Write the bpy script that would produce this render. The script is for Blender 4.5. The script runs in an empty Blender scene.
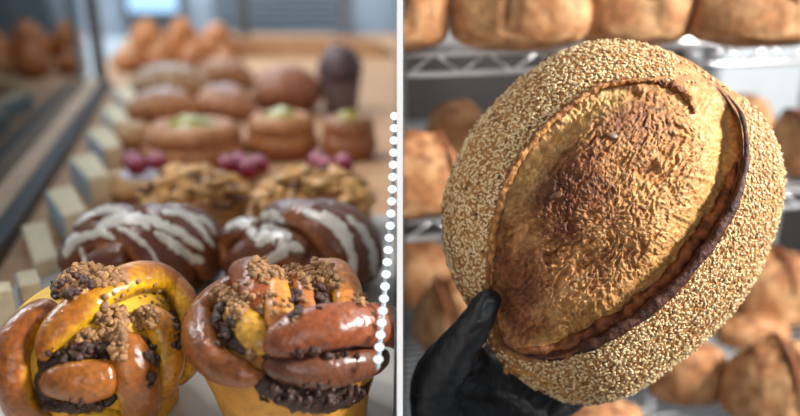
import bpy, math, random
import numpy as np
from mathutils.bvhtree import BVHTree
from mathutils import Vector

# ------------------------------------------------------------------ camera, world, lights, exposure
FPX = 700.0                       # focal length in pixels of the 800x416 frame
PITCH = math.radians(18.8)
CAMLOC = np.array([0.0, 0.0, 1.162])
scene = bpy.context.scene
COL = scene.collection
cam_data = bpy.data.cameras.new('camera')
cam = bpy.data.objects.new('camera', cam_data)
COL.objects.link(cam)
cam.location = CAMLOC
cam.rotation_euler = (math.pi / 2 - PITCH, 0, 0)
cam_data.sensor_width = 36.0
cam_data.lens = 36.0 * FPX / 800.0
cam_data.clip_start = 0.02
cam_data.dof.use_dof = True
cam_data.dof.focus_distance = 0.415
cam_data.dof.aperture_fstop = 2.7
scene.camera = cam

world = bpy.data.worlds.new('world')
scene.world = world
world.use_nodes = True
bg = world.node_tree.nodes['Background']
bg.inputs[0].default_value = (0.80, 0.88, 1.0, 1)
bg.inputs[1].default_value = 0.18

def area(name, loc, target, size, power, color, size_y=None):
    d = bpy.data.lights.new(name, 'AREA')
    d.energy = power
    d.color = color
    d.size = size
    if size_y:
        d.shape = 'RECTANGLE'
        d.size_y = size_y
    o = bpy.data.objects.new(name, d)
    COL.objects.link(o)
    o.location = loc
    o.rotation_euler = (Vector(target) - Vector(loc)).to_track_quat('-Z', 'Y').to_euler()
    return o

area('daylight_from_the_shop_front', (1.24, 0.24, 1.66), (0.20, 0.50, 1.05), 0.30, 48.0, (1.0, 0.975, 0.94))
area('rack_ceiling_light', (1.25, 1.2, 2.2), (0.40, 0.75, 1.0), 0.6, 12.0, (0.98, 0.97, 0.96))
area('case_ceiling_light', (-0.70, 1.05, 2.0), (-0.2, 0.6, 0.9), 0.30, 9.0, (0.94, 0.97, 1.0))
area('added_front_fill', (0.10, -1.5, 1.75), (0.05, 0.45, 1.05), 1.0, 8.5, (0.97, 0.98, 1.0))  # added fill behind the camera, brightens the divider's white trim
area('case_side_light', (-0.50, 0.52, 1.70), (-0.15, 0.45, 0.93), 0.07, 2.6, (1.0, 0.93, 0.84))
area('added_ledge_light', (-2.0, 1.3, 2.1), (-0.95, 1.2, 0.9), 0.8, 30.0, (0.82, 0.92, 1.0))  # added light, put in to brighten the ledge beyond the glass
area('far_hall_light', (-0.9, 2.6, 2.3), (-0.6, 3.2, 0.9), 0.9, 40.0, (0.80, 0.90, 1.0))

scene.view_settings.view_transform = 'Standard'
scene.view_settings.look = 'None'
scene.view_settings.exposure = 0.0
scene.view_settings.gamma = 1.0
scene.view_settings.use_curve_mapping = False

# ------------------------------------------------------------------ helpers
CR = np.array([1.0, 0, 0])
CF = np.array([0, math.cos(PITCH), -math.sin(PITCH)])
CU = np.array([0, math.sin(PITCH), math.cos(PITCH)])

def W(px, py, d):
    """point seen at pixel (px,py) at depth d along the view axis"""
    px, py, d = np.broadcast_arrays(np.asarray(px, float), np.asarray(py, float), np.asarray(d, float))
    return (CAMLOC + CF * d[..., None] + CR * ((px - 400) / FPX * d)[..., None] + CU * ((208 - py) / FPX * d)[..., None])

def on_z(px, py, z):
    r = CF + CR * ((px - 400) / FPX) + CU * ((208 - py) / FPX)
    return CAMLOC + r * ((z - CAMLOC[2]) / r[2])

def depth_of(p):
    return float(np.dot(np.asarray(p) - CAMLOC, CF))

def lin(r, g, b):
    return tuple(((c / 255.0 + 0.055) / 1.055) ** 2.4 if c > 10 else c / 255.0 / 12.92 for c in (r, g, b))

_rng = np.random.RandomState(7)
_perm = _rng.permutation(256)
_perm = np.concatenate([_perm, _perm, _perm])
_grad = _rng.normal(size=(256, 3))
_grad /= np.linalg.norm(_grad, axis=1)[:, None]

def perlin(P):
    P = np.asarray(P, float)
    i = np.floor(P).astype(int)
    f = P - i
    u = f * f * f * (f * (f * 6 - 15) + 10)
    i &= 255
    def g(dx, dy, dz):
        h = _perm[_perm[_perm[(i[:, 0] + dx) & 255] + ((i[:, 1] + dy) & 255)] + ((i[:, 2] + dz) & 255)]
        return np.sum(_grad[h & 255] * (f - np.array([dx, dy, dz])), axis=1)
    def mix(a, b, t):
        return a + (b - a) * t
    x0 = mix(mix(g(0, 0, 0), g(1, 0, 0), u[:, 0]), mix(g(0, 1, 0), g(1, 1, 0), u[:, 0]), u[:, 1])
    x1 = mix(mix(g(0, 0, 1), g(1, 0, 1), u[:, 0]), mix(g(0, 1, 1), g(1, 1, 1), u[:, 0]), u[:, 1])
    return mix(x0, x1, u[:, 2]) * 1.5

def fbm(P, octv=4, lac=2.1, gain=0.5):
    P = np.asarray(P, float)
    s = np.zeros(len(P)); a = 1.0
    for k in range(octv):
        s += a * perlin(P + 17.3 * k)
        P = P * lac; a *= gain
    return s

def sstep(a, b, x):
    t = np.clip((np.asarray(x, float) - a) / (b - a), 0, 1)
    return t * t * (3 - 2 * t)

def mixc(a, b, t):
    a = np.asarray(a, float); b = np.asarray(b, float)
    t = np.asarray(t, float)[..., None]
    return a + (b - a) * t

def spline(pts, n):
    """Catmull-Rom resample of rows of numbers"""
    P = np.asarray(pts, float)
    if len(P) == 2:
        return P[0] + (P[1] - P[0]) * np.linspace(0, 1, n)[:, None]
    Q = np.vstack([2 * P[0] - P[1], P, 2 * P[-1] - P[-2]])
    seg = np.linalg.norm(np.diff(P[:, :2], axis=0), axis=1) + 1e-9
    cum = np.concatenate([[0], np.cumsum(seg)]) / seg.sum()
    out = []
    for t in np.linspace(0, 1, n):
        k = min(int(np.searchsorted(cum, t, side='right')) - 1, len(P) - 2)
        u = (t - cum[k]) / (cum[k + 1] - cum[k])
        p0, p1, p2, p3 = Q[k], Q[k + 1], Q[k + 2], Q[k + 3]
        out.append(0.5 * (2 * p1 + (p2 - p0) * u + (2 * p0 - 5 * p1 + 4 * p2 - p3) * u * u + (3 * p1 - p0 - 3 * p2 + p3) * u ** 3))
    return np.array(out)

class M:
    """a growing mesh: vertices, faces and one colour per vertex"""
    def __init__(self):
        self.V = []; self.F = []; self.C = []; self.n = 0
    def add(self, V, F, C=None):
        V = np.asarray(V, float)
        self.V.append(V)
        self.F += [tuple(int(i) + self.n for i in f) for f in F]
        if C is None:
            C = (0.8, 0.8, 0.8)
        C = np.asarray(C, float)
        if C.ndim == 1:
            C = np.repeat(C[None, :], len(V), 0)
        self.C.append(C)
        self.n += len(V)
        return self
    def verts(self):
        return np.vstack(self.V)
    def build(self, name, mat, parent=None, origin=None, smooth=True, clampx=None):
        V = self.verts()
        C = np.vstack(self.C)
        if clampx is not None:
            if clampx > 0:
                V[:, 0] = np.maximum(V[:, 0], clampx)
            else:
                V[:, 0] = np.minimum(V[:, 0], clampx)
        if parent is not None:
            origin = np.array(parent.get('_o', (0, 0, 0)))
        elif origin is None:
            origin = np.array([(V[:, 0].min() + V[:, 0].max()) / 2, (V[:, 1].min() + V[:, 1].max()) / 2, V[:, 2].min()])
        me = bpy.data.meshes.new(name)
        me.from_pydata((V - origin).tolist(), [], self.F)
        ca = me.color_attributes.new('Col', 'FLOAT_COLOR', 'POINT')
        ca.data.foreach_set('color', np.hstack([C, np.ones((len(C), 1))]).astype(np.float32).ravel())
        if smooth:
            me.polygons.foreach_set('use_smooth', np.ones(len(me.polygons), bool))
        me.materials.append(mat)
        me.update()
        o = bpy.data.objects.new(name, me)
        COL.objects.link(o)
        if parent is not None:
            o.parent = parent
        else:
            o.location = origin
        o['_o'] = tuple(float(x) for x in origin)
        return o

def tag(o, label=None, cat=None, group=None, kind=None):
    if label: o['label'] = label
    if cat: o['category'] = cat
    if group: o['group'] = group
    if kind: o['kind'] = kind
    return o

def thing(name, loc, label, cat, group=None):
    o = bpy.data.objects.new(name, None)
    COL.objects.link(o)
    o.location = loc
    o['_o'] = tuple(float(x) for x in loc)
    return tag(o, label, cat, group)

def box_vf(lo, hi, bev=0.0):
    lo = np.asarray(lo, float); hi = np.asarray(hi, float)
    if bev <= 0:
        V = [(x, y, z) for z in (lo[2], hi[2]) for y in (lo[1], hi[1]) for x in (lo[0], hi[0])]
        F = [(0, 2, 3, 1), (4, 5, 7, 6), (0, 1, 5, 4), (2, 6, 7, 3), (0, 4, 6, 2), (1, 3, 7, 5)]
        return np.array(V), F
    V, F = [], []
    levels = [(lo[2], bev), (lo[2] + bev, 0), (hi[2] - bev, 0), (hi[2], bev)]
    for z, ins in levels:
        x0, x1, y0, y1 = lo[0] + ins, hi[0] - ins, lo[1] + ins, hi[1] - ins
        b = bev * 0.7
        V += [(x0 + b, y0, z), (x1 - b, y0, z), (x1, y0 + b, z), (x1, y1 - b, z), (x1 - b, y1, z), (x0 + b, y1, z), (x0, y1 - b, z), (x0, y0 + b, z)]
    for k in range(3):
        for j in range(8):
            a, b2 = k * 8 + j, k * 8 + (j + 1) % 8
            F.append((a, b2, b2 + 8, a + 8))
    F.append(tuple(range(7, -1, -1))); F.append(tuple(range(24, 32)))
    return np.array(V), F

def xf(V, loc=(0, 0, 0), yaw=0.0, tilt=0.0):
    V = np.asarray(V, float)
    c, s = math.cos(tilt), math.sin(tilt)
    V = np.column_stack([V[:, 0], V[:, 1] * c - V[:, 2] * s, V[:, 1] * s + V[:, 2] * c])
    c, s = math.cos(yaw), math.sin(yaw)
    V = np.column_stack([V[:, 0] * c - V[:, 1] * s, V[:, 0] * s + V[:, 1] * c, V[:, 2]])
    return V + np.asarray(loc, float)

def tube(pts, wid, hgt, up, seg=14, cap=0.12, rough=0.0, rs=120.0):
    """swept strand with elliptical section; returns verts, faces, top-ness (-1..1), t"""
    P = np.asarray(pts, float); n = len(P)
    wid = np.broadcast_to(np.asarray(wid, float), (n,)); hgt = np.broadcast_to(np.asarray(hgt, float), (n,))
    up = np.broadcast_to(np.asarray(up, float), (n, 3))
    T = np.gradient(P, axis=0); T /= np.linalg.norm(T, axis=1)[:, None] + 1e-12
    S = np.cross(T, up); S /= np.linalg.norm(S, axis=1)[:, None] + 1e-12
    N = np.cross(S, T)
    t = np.linspace(0, 1, n)
    e = np.ones(n)
    if cap > 0:
        k = np.minimum(np.minimum(t, 1 - t) / cap, 1)
        e = np.sqrt(np.clip(1 - (1 - k) ** 2, 0.0025, 1))
    a = np.arange(seg) * 2 * math.pi / seg
    V = P[:, None, :] + (S * (wid * e / 2)[:, None])[:, None, :] * np.cos(a)[None, :, None] + (N * (hgt * e / 2)[:, None])[:, None, :] * np.sin(a)[None, :, None]
    V = V.reshape(-1, 3)
    if rough > 0:
        ctr = np.repeat(P, seg, 0)
        V = V + (V - ctr) * (rough * fbm(V * rs, 3))[:, None]
    F = []
    for i in range(n - 1):
        for j in range(seg):
            F.append((i * seg + j, i * seg + (j + 1) % seg, (i + 1) * seg + (j + 1) % seg, (i + 1) * seg + j))
    F.append(tuple(range(seg - 1, -1, -1)))
    F.append(tuple((n - 1) * seg + j for j in range(seg)))
    return V, F, np.tile(np.sin(a), n), np.repeat(t, seg)

def sphere_dirs(nu, nv):
    V = [(0, 0, 1)]
    for i in range(1, nv):
        th = math.pi * i / nv
        for j in range(nu):
            ph = 2 * math.pi * j / nu
            V.append((math.sin(th) * math.cos(ph), math.sin(th) * math.sin(ph), math.cos(th)))
    V.append((0, 0, -1))
    F = []
    for j in range(nu):
        F.append((0, 1 + j, 1 + (j + 1) % nu))
    for i in range(nv - 2):
        for j in range(nu):
            a, b = 1 + i * nu + j, 1 + i * nu + (j + 1) % nu
            F.append((a, a + nu, b + nu, b))
    last = len(V) - 1
    for j in range(nu):
        F.append((last, 1 + (nv - 2) * nu + (j + 1) % nu, 1 + (nv - 2) * nu + j))
    return np.array(V, float), F

def rod(a, b, r, seg=8):
    a = np.asarray(a, float); b = np.asarray(b, float)
    t = (b - a) / np.linalg.norm(b - a)
    up = np.array([0, 0, 1.0]) if abs(t[2]) < 0.9 else np.array([1.0, 0, 0])
    V, F, _, _ = tube(np.array([a, (a + b) / 2, b]), 2 * r, 2 * r, up, seg, cap=0)
    return V, F

# ------------------------------------------------------------------ materials
def nodes_of(name):
    m = bpy.data.materials.new(name)
    m.use_nodes = True
    nt = m.node_tree
    return m, nt, nt.nodes['Principled BSDF']

def plain(name, col, rough=0.6, metal=0.0, noise=0.12, scale=30.0, bump=0.0, bscale=200.0, stretch=(1, 1, 1), coat=0.0, spec=0.5):
    """procedural surface: a base colour broken up by noise, with optional bump"""
    m, nt, p = nodes_of(name)
    tc = nt.nodes.new('ShaderNodeTexCoord')
    mp = nt.nodes.new('ShaderNodeMapping'); mp.inputs['Scale'].default_value = stretch
    nt.links.new(tc.outputs['Object'], mp.inputs[0])
    nz = nt.nodes.new('ShaderNodeTexNoise'); nz.inputs['Scale'].default_value = scale; nz.inputs['Detail'].default_value = 5
    nt.links.new(mp.outputs[0], nz.inputs['Vector'])
    rp = nt.nodes.new('ShaderNodeValToRGB')
    rp.color_ramp.elements[0].position = 0.3; rp.color_ramp.elements[1].position = 0.7
    rp.color_ramp.elements[0].color = tuple(c * (1 - noise) for c in col) + (1,)
    rp.color_ramp.elements[1].color = tuple(min(1, c * (1 + noise)) for c in col) + (1,)
    nt.links.new(nz.outputs['Fac'], rp.inputs[0])
    nt.links.new(rp.outputs[0], p.inputs['Base Color'])
    p.inputs['Roughness'].default_value = rough
    p.inputs['Metallic'].default_value = metal
    p.inputs['Coat Weight'].default_value = coat
    p.inputs['Specular IOR Level'].default_value = spec
    if bump > 0:
        n2 = nt.nodes.new('ShaderNodeTexNoise'); n2.inputs['Scale'].default_value = bscale; n2.inputs['Detail'].default_value = 4
        nt.links.new(mp.outputs[0], n2.inputs['Vector'])
        b = nt.nodes.new('ShaderNodeBump'); b.inputs['Strength'].default_value = bump; b.inputs['Distance'].default_value = 0.002
        nt.links.new(n2.outputs['Fac'], b.inputs['Height'])
        nt.links.new(b.outputs[0], p.inputs['Normal'])
    return m

def baked(name, rough=0.5, coat=0.0, coat_rough=0.12, bump=0.3, bscale=300.0, speck=0.25, sscale=180.0, sss=0.0, spec=0.5, dist=0.001, stretch=(1, 1, 1)):
    """surface whose own colour is carried per vertex, broken up by noise"""
    m, nt, p = nodes_of(name)
    at = nt.nodes.new('ShaderNodeAttribute'); at.attribute_name = 'Col'
    tc = nt.nodes.new('ShaderNodeTexCoord')
    mp = nt.nodes.new('ShaderNodeMapping'); mp.inputs['Scale'].default_value = stretch
    nt.links.new(tc.outputs['Object'], mp.inputs[0])
    nz = nt.nodes.new('ShaderNodeTexNoise'); nz.inputs['Scale'].default_value = sscale; nz.inputs['Detail'].default_value = 6
    nt.links.new(mp.outputs[0], nz.inputs['Vector'])
    mr = nt.nodes.new('ShaderNodeMapRange')
    mr.inputs[1].default_value = 0.3; mr.inputs[2].default_value = 0.7
    mr.inputs[3].default_value = 1 - speck; mr.inputs[4].default_value = 1 + speck
    nt.links.new(nz.outputs['Fac'], mr.inputs[0])
    mx = nt.nodes.new('ShaderNodeVectorMath'); mx.operation = 'SCALE'
    nt.links.new(at.outputs['Color'], mx.inputs[0]); nt.links.new(mr.outputs[0], mx.inputs['Scale'])
    nt.links.new(mx.outputs[0], p.inputs['Base Color'])
    p.inputs['Roughness'].default_value = rough
    p.inputs['Coat Weight'].default_value = coat
    p.inputs['Coat Roughness'].default_value = coat_rough
    p.inputs['Specular IOR Level'].default_value = spec
    if sss > 0:
        p.inputs['Subsurface Weight'].default_value = sss
        p.inputs['Subsurface Radius'].default_value = (0.004, 0.002, 0.001)
        p.inputs['Subsurface Scale'].default_value = 0.5
    n2 = nt.nodes.new('ShaderNodeTexNoise'); n2.inputs['Scale'].default_value = bscale; n2.inputs['Detail'].default_value = 5
    nt.links.new(mp.outputs[0], n2.inputs['Vector'])
    b = nt.nodes.new('ShaderNodeBump'); b.inputs['Strength'].default_value = bump; b.inputs['Distance'].default_value = dist
    nt.links.new(n2.outputs['Fac'], b.inputs['Height'])
    nt.links.new(b.outputs[0], p.inputs['Normal'])
    nt.links.new(b.outputs[0], p.inputs['Coat Normal'])
    return m

def emitter(name, col, strength):
    m = bpy.data.materials.new(name); m.use_nodes = True
    nt = m.node_tree
    nt.nodes.clear()
    e = nt.nodes.new('ShaderNodeEmission'); o = nt.nodes.new('ShaderNodeOutputMaterial')
    e.inputs[0].default_value = col + (1,); e.inputs[1].default_value = strength
    nt.links.new(e.outputs[0], o.inputs[0])
    return m

def glass(name, ior, tint=(1, 1, 1), haze=0.0):
    """thin pane: see-through with a Fresnel mirror and an optional film of haze"""
    m = bpy.data.materials.new(name); m.use_nodes = True
    nt = m.node_tree; nt.nodes.clear()
    o = nt.nodes.new('ShaderNodeOutputMaterial')
    tr = nt.nodes.new('ShaderNodeBsdfTransparent'); tr.inputs[0].default_value = tint + (1,)
    gl = nt.nodes.new('ShaderNodeBsdfGlossy'); gl.inputs['Roughness'].default_value = 0.02
    fr = nt.nodes.new('ShaderNodeFresnel'); fr.inputs[0].default_value = ior
    mx = nt.nodes.new('ShaderNodeMixShader')
    nt.links.new(fr.outputs[0], mx.inputs[0]); nt.links.new(tr.outputs[0], mx.inputs[1]); nt.links.new(gl.outputs[0], mx.inputs[2])
    last = mx
    if haze > 0:
        df = nt.nodes.new('ShaderNodeBsdfDiffuse'); df.inputs[0].default_value = (0.85, 0.88, 0.9, 1)
        m2 = nt.nodes.new('ShaderNodeMixShader'); m2.inputs[0].default_value = haze
        nt.links.new(mx.outputs[0], m2.inputs[1]); nt.links.new(df.outputs[0], m2.inputs[2])
        last = m2
    nt.links.new(last.outputs[0], o.inputs[0])
    return m

MT = {}
MT['partition'] = plain('white_partition_paint', (0.93, 0.93, 0.93), 0.5, noise=0.01)
MT['divider'] = plain('grey_divider_paint', (0.26, 0.26, 0.26), 0.5, noise=0.03)
MT['floor'] = plain('floor_tile', (0.10, 0.11, 0.12), 0.5, noise=0.2, scale=6)
MT['wall_cool'] = plain('cool_grey_wall', (0.40, 0.46, 0.52), 0.7, noise=0.25, scale=5)
MT['wall_dark'] = plain('dark_grey_wall', (0.060, 0.052, 0.046), 0.7, noise=0.2, scale=4)
MT['wood_board'] = plain('tan_board', lin(196, 152, 112), 0.6, noise=0.12, scale=14, stretch=(1, 6, 1))
MT['paper'] = plain('parchment', (0.52, 0.50, 0.46), 0.75, noise=0.05, scale=20, bump=0.15, bscale=60)
MT['pale_wood'] = plain('pale_wood', lin(226, 208, 172), 0.6, noise=0.10, scale=30, stretch=(8, 1, 8), bump=0.05)
MT['card'] = plain('grey_price_card', (0.36, 0.41, 0.45), 0.6, noise=0.1, scale=60)
MT['black_rail'] = plain('black_rail', (0.012, 0.014, 0.018), 0.4, noise=0.1)
MT['ledge'] = plain('ledge_laminate', (0.38, 0.44, 0.46), 0.5, noise=0.3, scale=9)
MT['rail_wood'] = plain('rail_wood', lin(200, 168, 138), 0.5, noise=0.15, scale=12)
MT['post'] = plain('dark_post_metal', (0.13, 0.14, 0.15), 0.4, noise=0.1)
MT['chrome'] = plain('chrome_wire', (0.80, 0.81, 0.83), 0.30, metal=0.75, noise=0.05, scale=20)
MT['white_metal'] = plain('white_enamel', (0.72, 0.77, 0.80), 0.5, noise=0.03)
MT['glove'] = plain('black_nitrile', (0.010, 0.011, 0.013), 0.42, noise=0.2, scale=60, bump=0.35, bscale=110, stretch=(1, 1, 1))
MT['skin'] = plain('skin', (0.55, 0.33, 0.24), 0.5, noise=0.06)
MT['glaze'] = baked('glazed_brioche', rough=0.55, coat=0.9, coat_rough=0.055, bump=0.6, bscale=300, speck=0.30, sscale=330, dist=0.0012, spec=0.25)
MT['crumb_side'] = baked('soft_brioche_side', rough=0.6, bump=0.35, bscale=260, speck=0.18, sscale=160)
MT['filling'] = baked('dark_chocolate_filling', rough=0.42, bump=0.9, bscale=420, speck=0.4, sscale=400, dist=0.002)
MT['crumbs'] = baked('cinnamon_crumbs', rough=0.75, bump=0.6, bscale=700, speck=0.25, sscale=600)
MT['icing'] = baked('white_icing', rough=0.30, coat=0.3, bump=0.12, bscale=90, speck=0.08, sscale=90)
MT['crust'] = baked('bread_crust', rough=0.62, bump=0.9, bscale=330, speck=0.30, sscale=260, dist=0.0016, spec=0.35)
MT['seed'] = baked('sesame_seed', rough=0.45, bump=0.05, bscale=900, speck=0.10, sscale=500)
MT['loaf'] = baked('floury_loaf_crust', rough=0.7, bump=0.5, bscale=240, speck=0.28, sscale=120, dist=0.0012, spec=0.3)
MT['pastry'] = baked('baked_pastry', rough=0.5, coat=0.15, bump=0.5, bscale=220, speck=0.3, sscale=130)
MT['berry'] = baked('red_berry', rough=0.4, bump=0.6, bscale=700, speck=0.2, sscale=500)
MT['window_glow'] = emitter('daylit_window', (0.42, 0.68, 1.0), 1.6)
MT['reflected_diode'] = emitter('reflected_led', (0.92, 0.97, 1.0), 1.15)
MT['case_glass'] = glass('case_front_glass', 1.42, (0.94, 0.97, 0.98))

# ------------------------------------------------------------------ the setting
def struct(name, V, F, mat, label=None):
    o = M().add(V, F).build(name, mat, smooth=False)
    o['kind'] = 'structure'
    if label:
        o['label'] = label
    return o

TRAY_Z = 0.90
struct('floor', *box_vf((-2.6, -1.2, -0.05), (2.6, 3.6, 0.0)), MT['floor'], 'dark grey bakery floor')
struct('wall_back', *box_vf((-2.6, 3.50, 0.0), (-0.01, 3.6, 2.6)), MT['wall_cool'], 'cool blue-grey wall behind the pastry case')
struct('wall_rear', *box_vf((0.01, 1.95, 0.0), (2.6, 2.05, 2.6)), MT['wall_dark'], 'dark grey wall behind the bread rack')
struct('wall_left', *box_vf((-2.7, -1.2, 0.0), (-2.6, 3.6, 2.6)), MT['wall_cool'], 'cool blue-grey side wall')
# added thin divider; grey panel blocks light between pastry counter and bread rack; its near edge leans with the case front
f0, f1 = W(400, -2200, 0.385), W(400, 620, 0.385)
hw = 2.9 / FPX * 0.385
V = []
for x in (-hw, hw):
    V += [(x, f1[1], f1[2]), (x, f0[1], f0[2]), (x, 3.45, f0[2]), (x, 3.45, f1[2])]
V = np.array(V) + np.array([-0.0001, 0, 0])
BOXF = [(0, 1, 2, 3), (7, 6, 5, 4), (0, 4, 5, 1), (1, 5, 6, 2), (2, 6, 7, 3), (3, 7, 4, 0)]
VT = V.copy(); VT[[2, 3, 6, 7], 1] = VT[[1, 0, 5, 4], 1] + 0.012
struct('trim_1', VT, BOXF, MT['partition'], 'white edge trim on the near end of the thin divider')
V[[0, 1, 4, 5], 1] += 0.0122
struct('added_wall_middle', V, BOXF, MT['divider'], 'added thin grey divider blocking light between pastry counter and bread rack')
WALL_L, WALL_R = -hw - 0.0006, hw + 0.0006

# bright far window
wl = W(113, 14, 3.15); wr = W(166, -30, 3.15)
wn = struct('window_1', *box_vf((wl[0], 3.46, wl[2]), (wr[0], 3.48, wl[2] + 0.20)), MT['window_glow'], 'bright blue window in the far wall')
mb = M()
for lo, hi in (((wl[0] - 0.03, 3.44, wl[2] - 0.03), (wr[0] + 0.03, 3.50, wl[2])), ((wl[0] - 0.03, 3.44, wl[2]), (wl[0], 3.50, wl[2] + 0.23)),
               ((wr[0], 3.44, wl[2]), (wr[0] + 0.03, 3.50, wl[2] + 0.23)), ((wl[0], 3.44, wl[2] + 0.2), (wr[0], 3.50, wl[2] + 0.23))):
    mb.add(*box_vf(lo, hi))
mb.build('window_frame', MT['post'], wn, smooth=False)

# ------------------------------------------------------------------ LEFT: pastry counter
# line of the glass case front on the counter
r0 = on_z(-40, 306, TRAY_Z + 0.004); r1 = on_z(108, 84, TRAY_Z + 0.004)
rd = (r1 - r0) / np.linalg.norm(r1 - r0)
def prism(q, z0, z1):
    n = len(q)
    V = np.array([(x, y, z0) for x, y in q] + [(x, y, z1) for x, y in q])
    F = [tuple(range(n - 1, -1, -1)), tuple(range(n, 2 * n))] + [(i, (i + 1) % n, n + (i + 1) % n, n + i) for i in range(n)]
    return V, F
def front_line(y, off):
    k = (y - r0[1]) / rd[1]
    return (r0[0] + rd[0] * k - rd[1] * off, y)

def counter():
    t = thing('display_counter', (-0.3, 1.6, 0.0), 'long pastry counter with tan top carrying all the pastries', 'counter')
    q = lambda off, x: [(x, 0.02), (x, 3.1), front_line(3.1, off), front_line(0.02, off)]
    M().add(*prism(q(0.051, WALL_L - 0.002), 0.86, TRAY_Z)).build('countertop', MT['wood_board'], t, smooth=False)
    M().add(*prism(q(0.02, WALL_L - 0.03), 0.0, 0.86)).build('cabinet_body', MT['post'], t, smooth=False)
    return t
counter()

# sheet of parchment under the front rows
def parchment():
    n = 40
    x = np.linspace(-0.335, WALL_L - 0.002, n); y = np.linspace(0.16, 0.74, n)
    X, Y = np.meshgrid(x, y)
    P = np.column_stack([X.ravel(), Y.ravel(), np.zeros(n * n)])
    P[:, 2] = TRAY_Z + 0.0012 + 0.0012 * np.clip(fbm(P * 9, 3) + 0.5, 0, 1)
    top = P; bot = P - np.array([0, 0, 0.0010]); bot[:, 2] = TRAY_Z + 0.0002
    F = []
    for i in range(n - 1):
        for j in range(n - 1):
            a = i * n + j
            F.append((a, a + 1, a + n + 1, a + n))
            F.append(tuple(n * n + k for k in (a + n, a + n + 1, a + 1, a)))
    o = M().add(np.vstack([top, bot]), F).build('parchment_sheet', MT['paper'])
    tag(o, 'sheet of pale parchment paper under the front two rows of pastries', 'paper')
parchment()
PAPER_Z = TRAY_Z + 0.0024

class Dome:
    """an ellipsoid standing in for a bun's surface, to lay strands on"""
    def __init__(self, c, r):
        self.c = np.asarray(c, float); self.r = np.asarray(r, float)
    def hit(self, px, py):
        d = CF + CR * ((px - 400) / FPX) + CU * ((208 - py) / FPX)
        o = (CAMLOC - self.c) / self.r; dd = d / self.r
        a = dd @ dd; b = 2 * o @ dd; c = o @ o - 1
        q = b * b - 4 * a * c
        t = (-b - math.sqrt(q)) / (2 * a) if q > 0 else -b / (2 * a)
        p = o + dd * t
        p = p / np.linalg.norm(p)
        n = p / self.r; n /= np.linalg.norm(n)
        return p * self.r + self.c, n

GOLD = lin(222, 160, 46); YEL = lin(228, 176, 52); BROWN = lin(168, 92, 36); DARKB = lin(112, 54, 26)
CHOC = lin(58, 34, 24); CRUMB = lin(164, 122, 80); ICE = lin(216, 210, 198)

def strand_vf(dome, pts, lift=0.25, flat=0.75, n=80, seg=30, cap=0.14, rough=0.09, rs=48, clamp_out=None):
    """pts rows: px, py, width in px [, extra lift in units of width]"""
    pts = [tuple(p) + (0.0,) * (4 - len(p)) for p in pts]
    S = spline(pts, n)
    P, N = [], []
    for r in S:
        p, nn = dome.hit(r[0], r[1])
        P.append(p); N.append(nn)
    P = np.array(P); N = np.array(N)
    for k in range(2):
        N[1:-1] = (N[:-2] + N[1:-1] * 2 + N[2:]) / 4
    N /= np.linalg.norm(N, axis=1)[:, None]
    d = np.array([depth_of(p) for p in P])
    wid = S[:, 2] * d / FPX
    P = P + N * ((lift + S[:, 3]) * wid)[:, None]
    return tube(P, wid, wid * flat, N, seg, cap, rough, rs)

def strand(bun, dome, name, mat, pts, ctop, cside, lift=0.25, flat=0.75, edge=(-0.1, 0.75), clampx=None, smear_shade=lin(74, 42, 26), **kw):
    pts = [(q[0], q[1], q[2] * 1.08) + tuple(q[3:]) for q in pts]
    V, F, s, t = strand_vf(dome, pts, lift, flat, **kw)
    nz = fbm(V * 60, 4)
    k = sstep(edge[0], edge[1], s + 0.45 * nz)
    C = mixc(cside, ctop, k)
    C = mixc(C, np.array(ctop) * 0.55, sstep(0.2, 1.1, fbm(V * 30 + 11, 4)) * 0.75)
    C = mixc(C, smear_shade, sstep(0.05, -0.55, s + 0.55 * fbm(V * 85 + 3, 4)) * 0.85)  # chocolate smear doubling as contact shade painted on the lower sides
    C = C * (1 + 0.22 * fbm(V * 300, 2))[:, None]
    return M().add(V, F, C).build(name, mat, bun, clampx=clampx)

def filling(bun, dome, pts, clampx=None, lift=0.0, flat=0.6, col=CHOC):
    V, F, s, t = strand_vf(dome, pts, lift, flat, n=110, seg=26, rough=0.42, rs=150)
    C = mixc(np.array(col) * 0.55, np.array(col) * 1.3, sstep(-0.5, 0.7, fbm(V * 300, 3)))
    return M().add(V, F, C).build('chocolate_filling', mat=MT['filling'], parent=bun, clampx=clampx)

def surface_of(bun):
    V, F, n = [], [], 0
    for o in bpy.data.objects:
        if o.parent == bun and o.type == 'MESH':
            V += [v.co[:] for v in o.data.vertices]
            F += [[i + n for i in p.vertices] for p in o.data.polygons]
            n = len(V)
    return BVHTree.FromPolygons(V, F), np.array(bun['_o'])

def surf_hit(sf, px, py):
    d = CF + CR * ((px - 400) / FPX) + CU * ((208 - py) / FPX)
    h = sf[0].ray_cast(Vector(CAMLOC - sf[1]), Vector(d))
    if h[0] is None:
        return None
    return np.array(h[0]) + sf[1], np.array(h[1])

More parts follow.
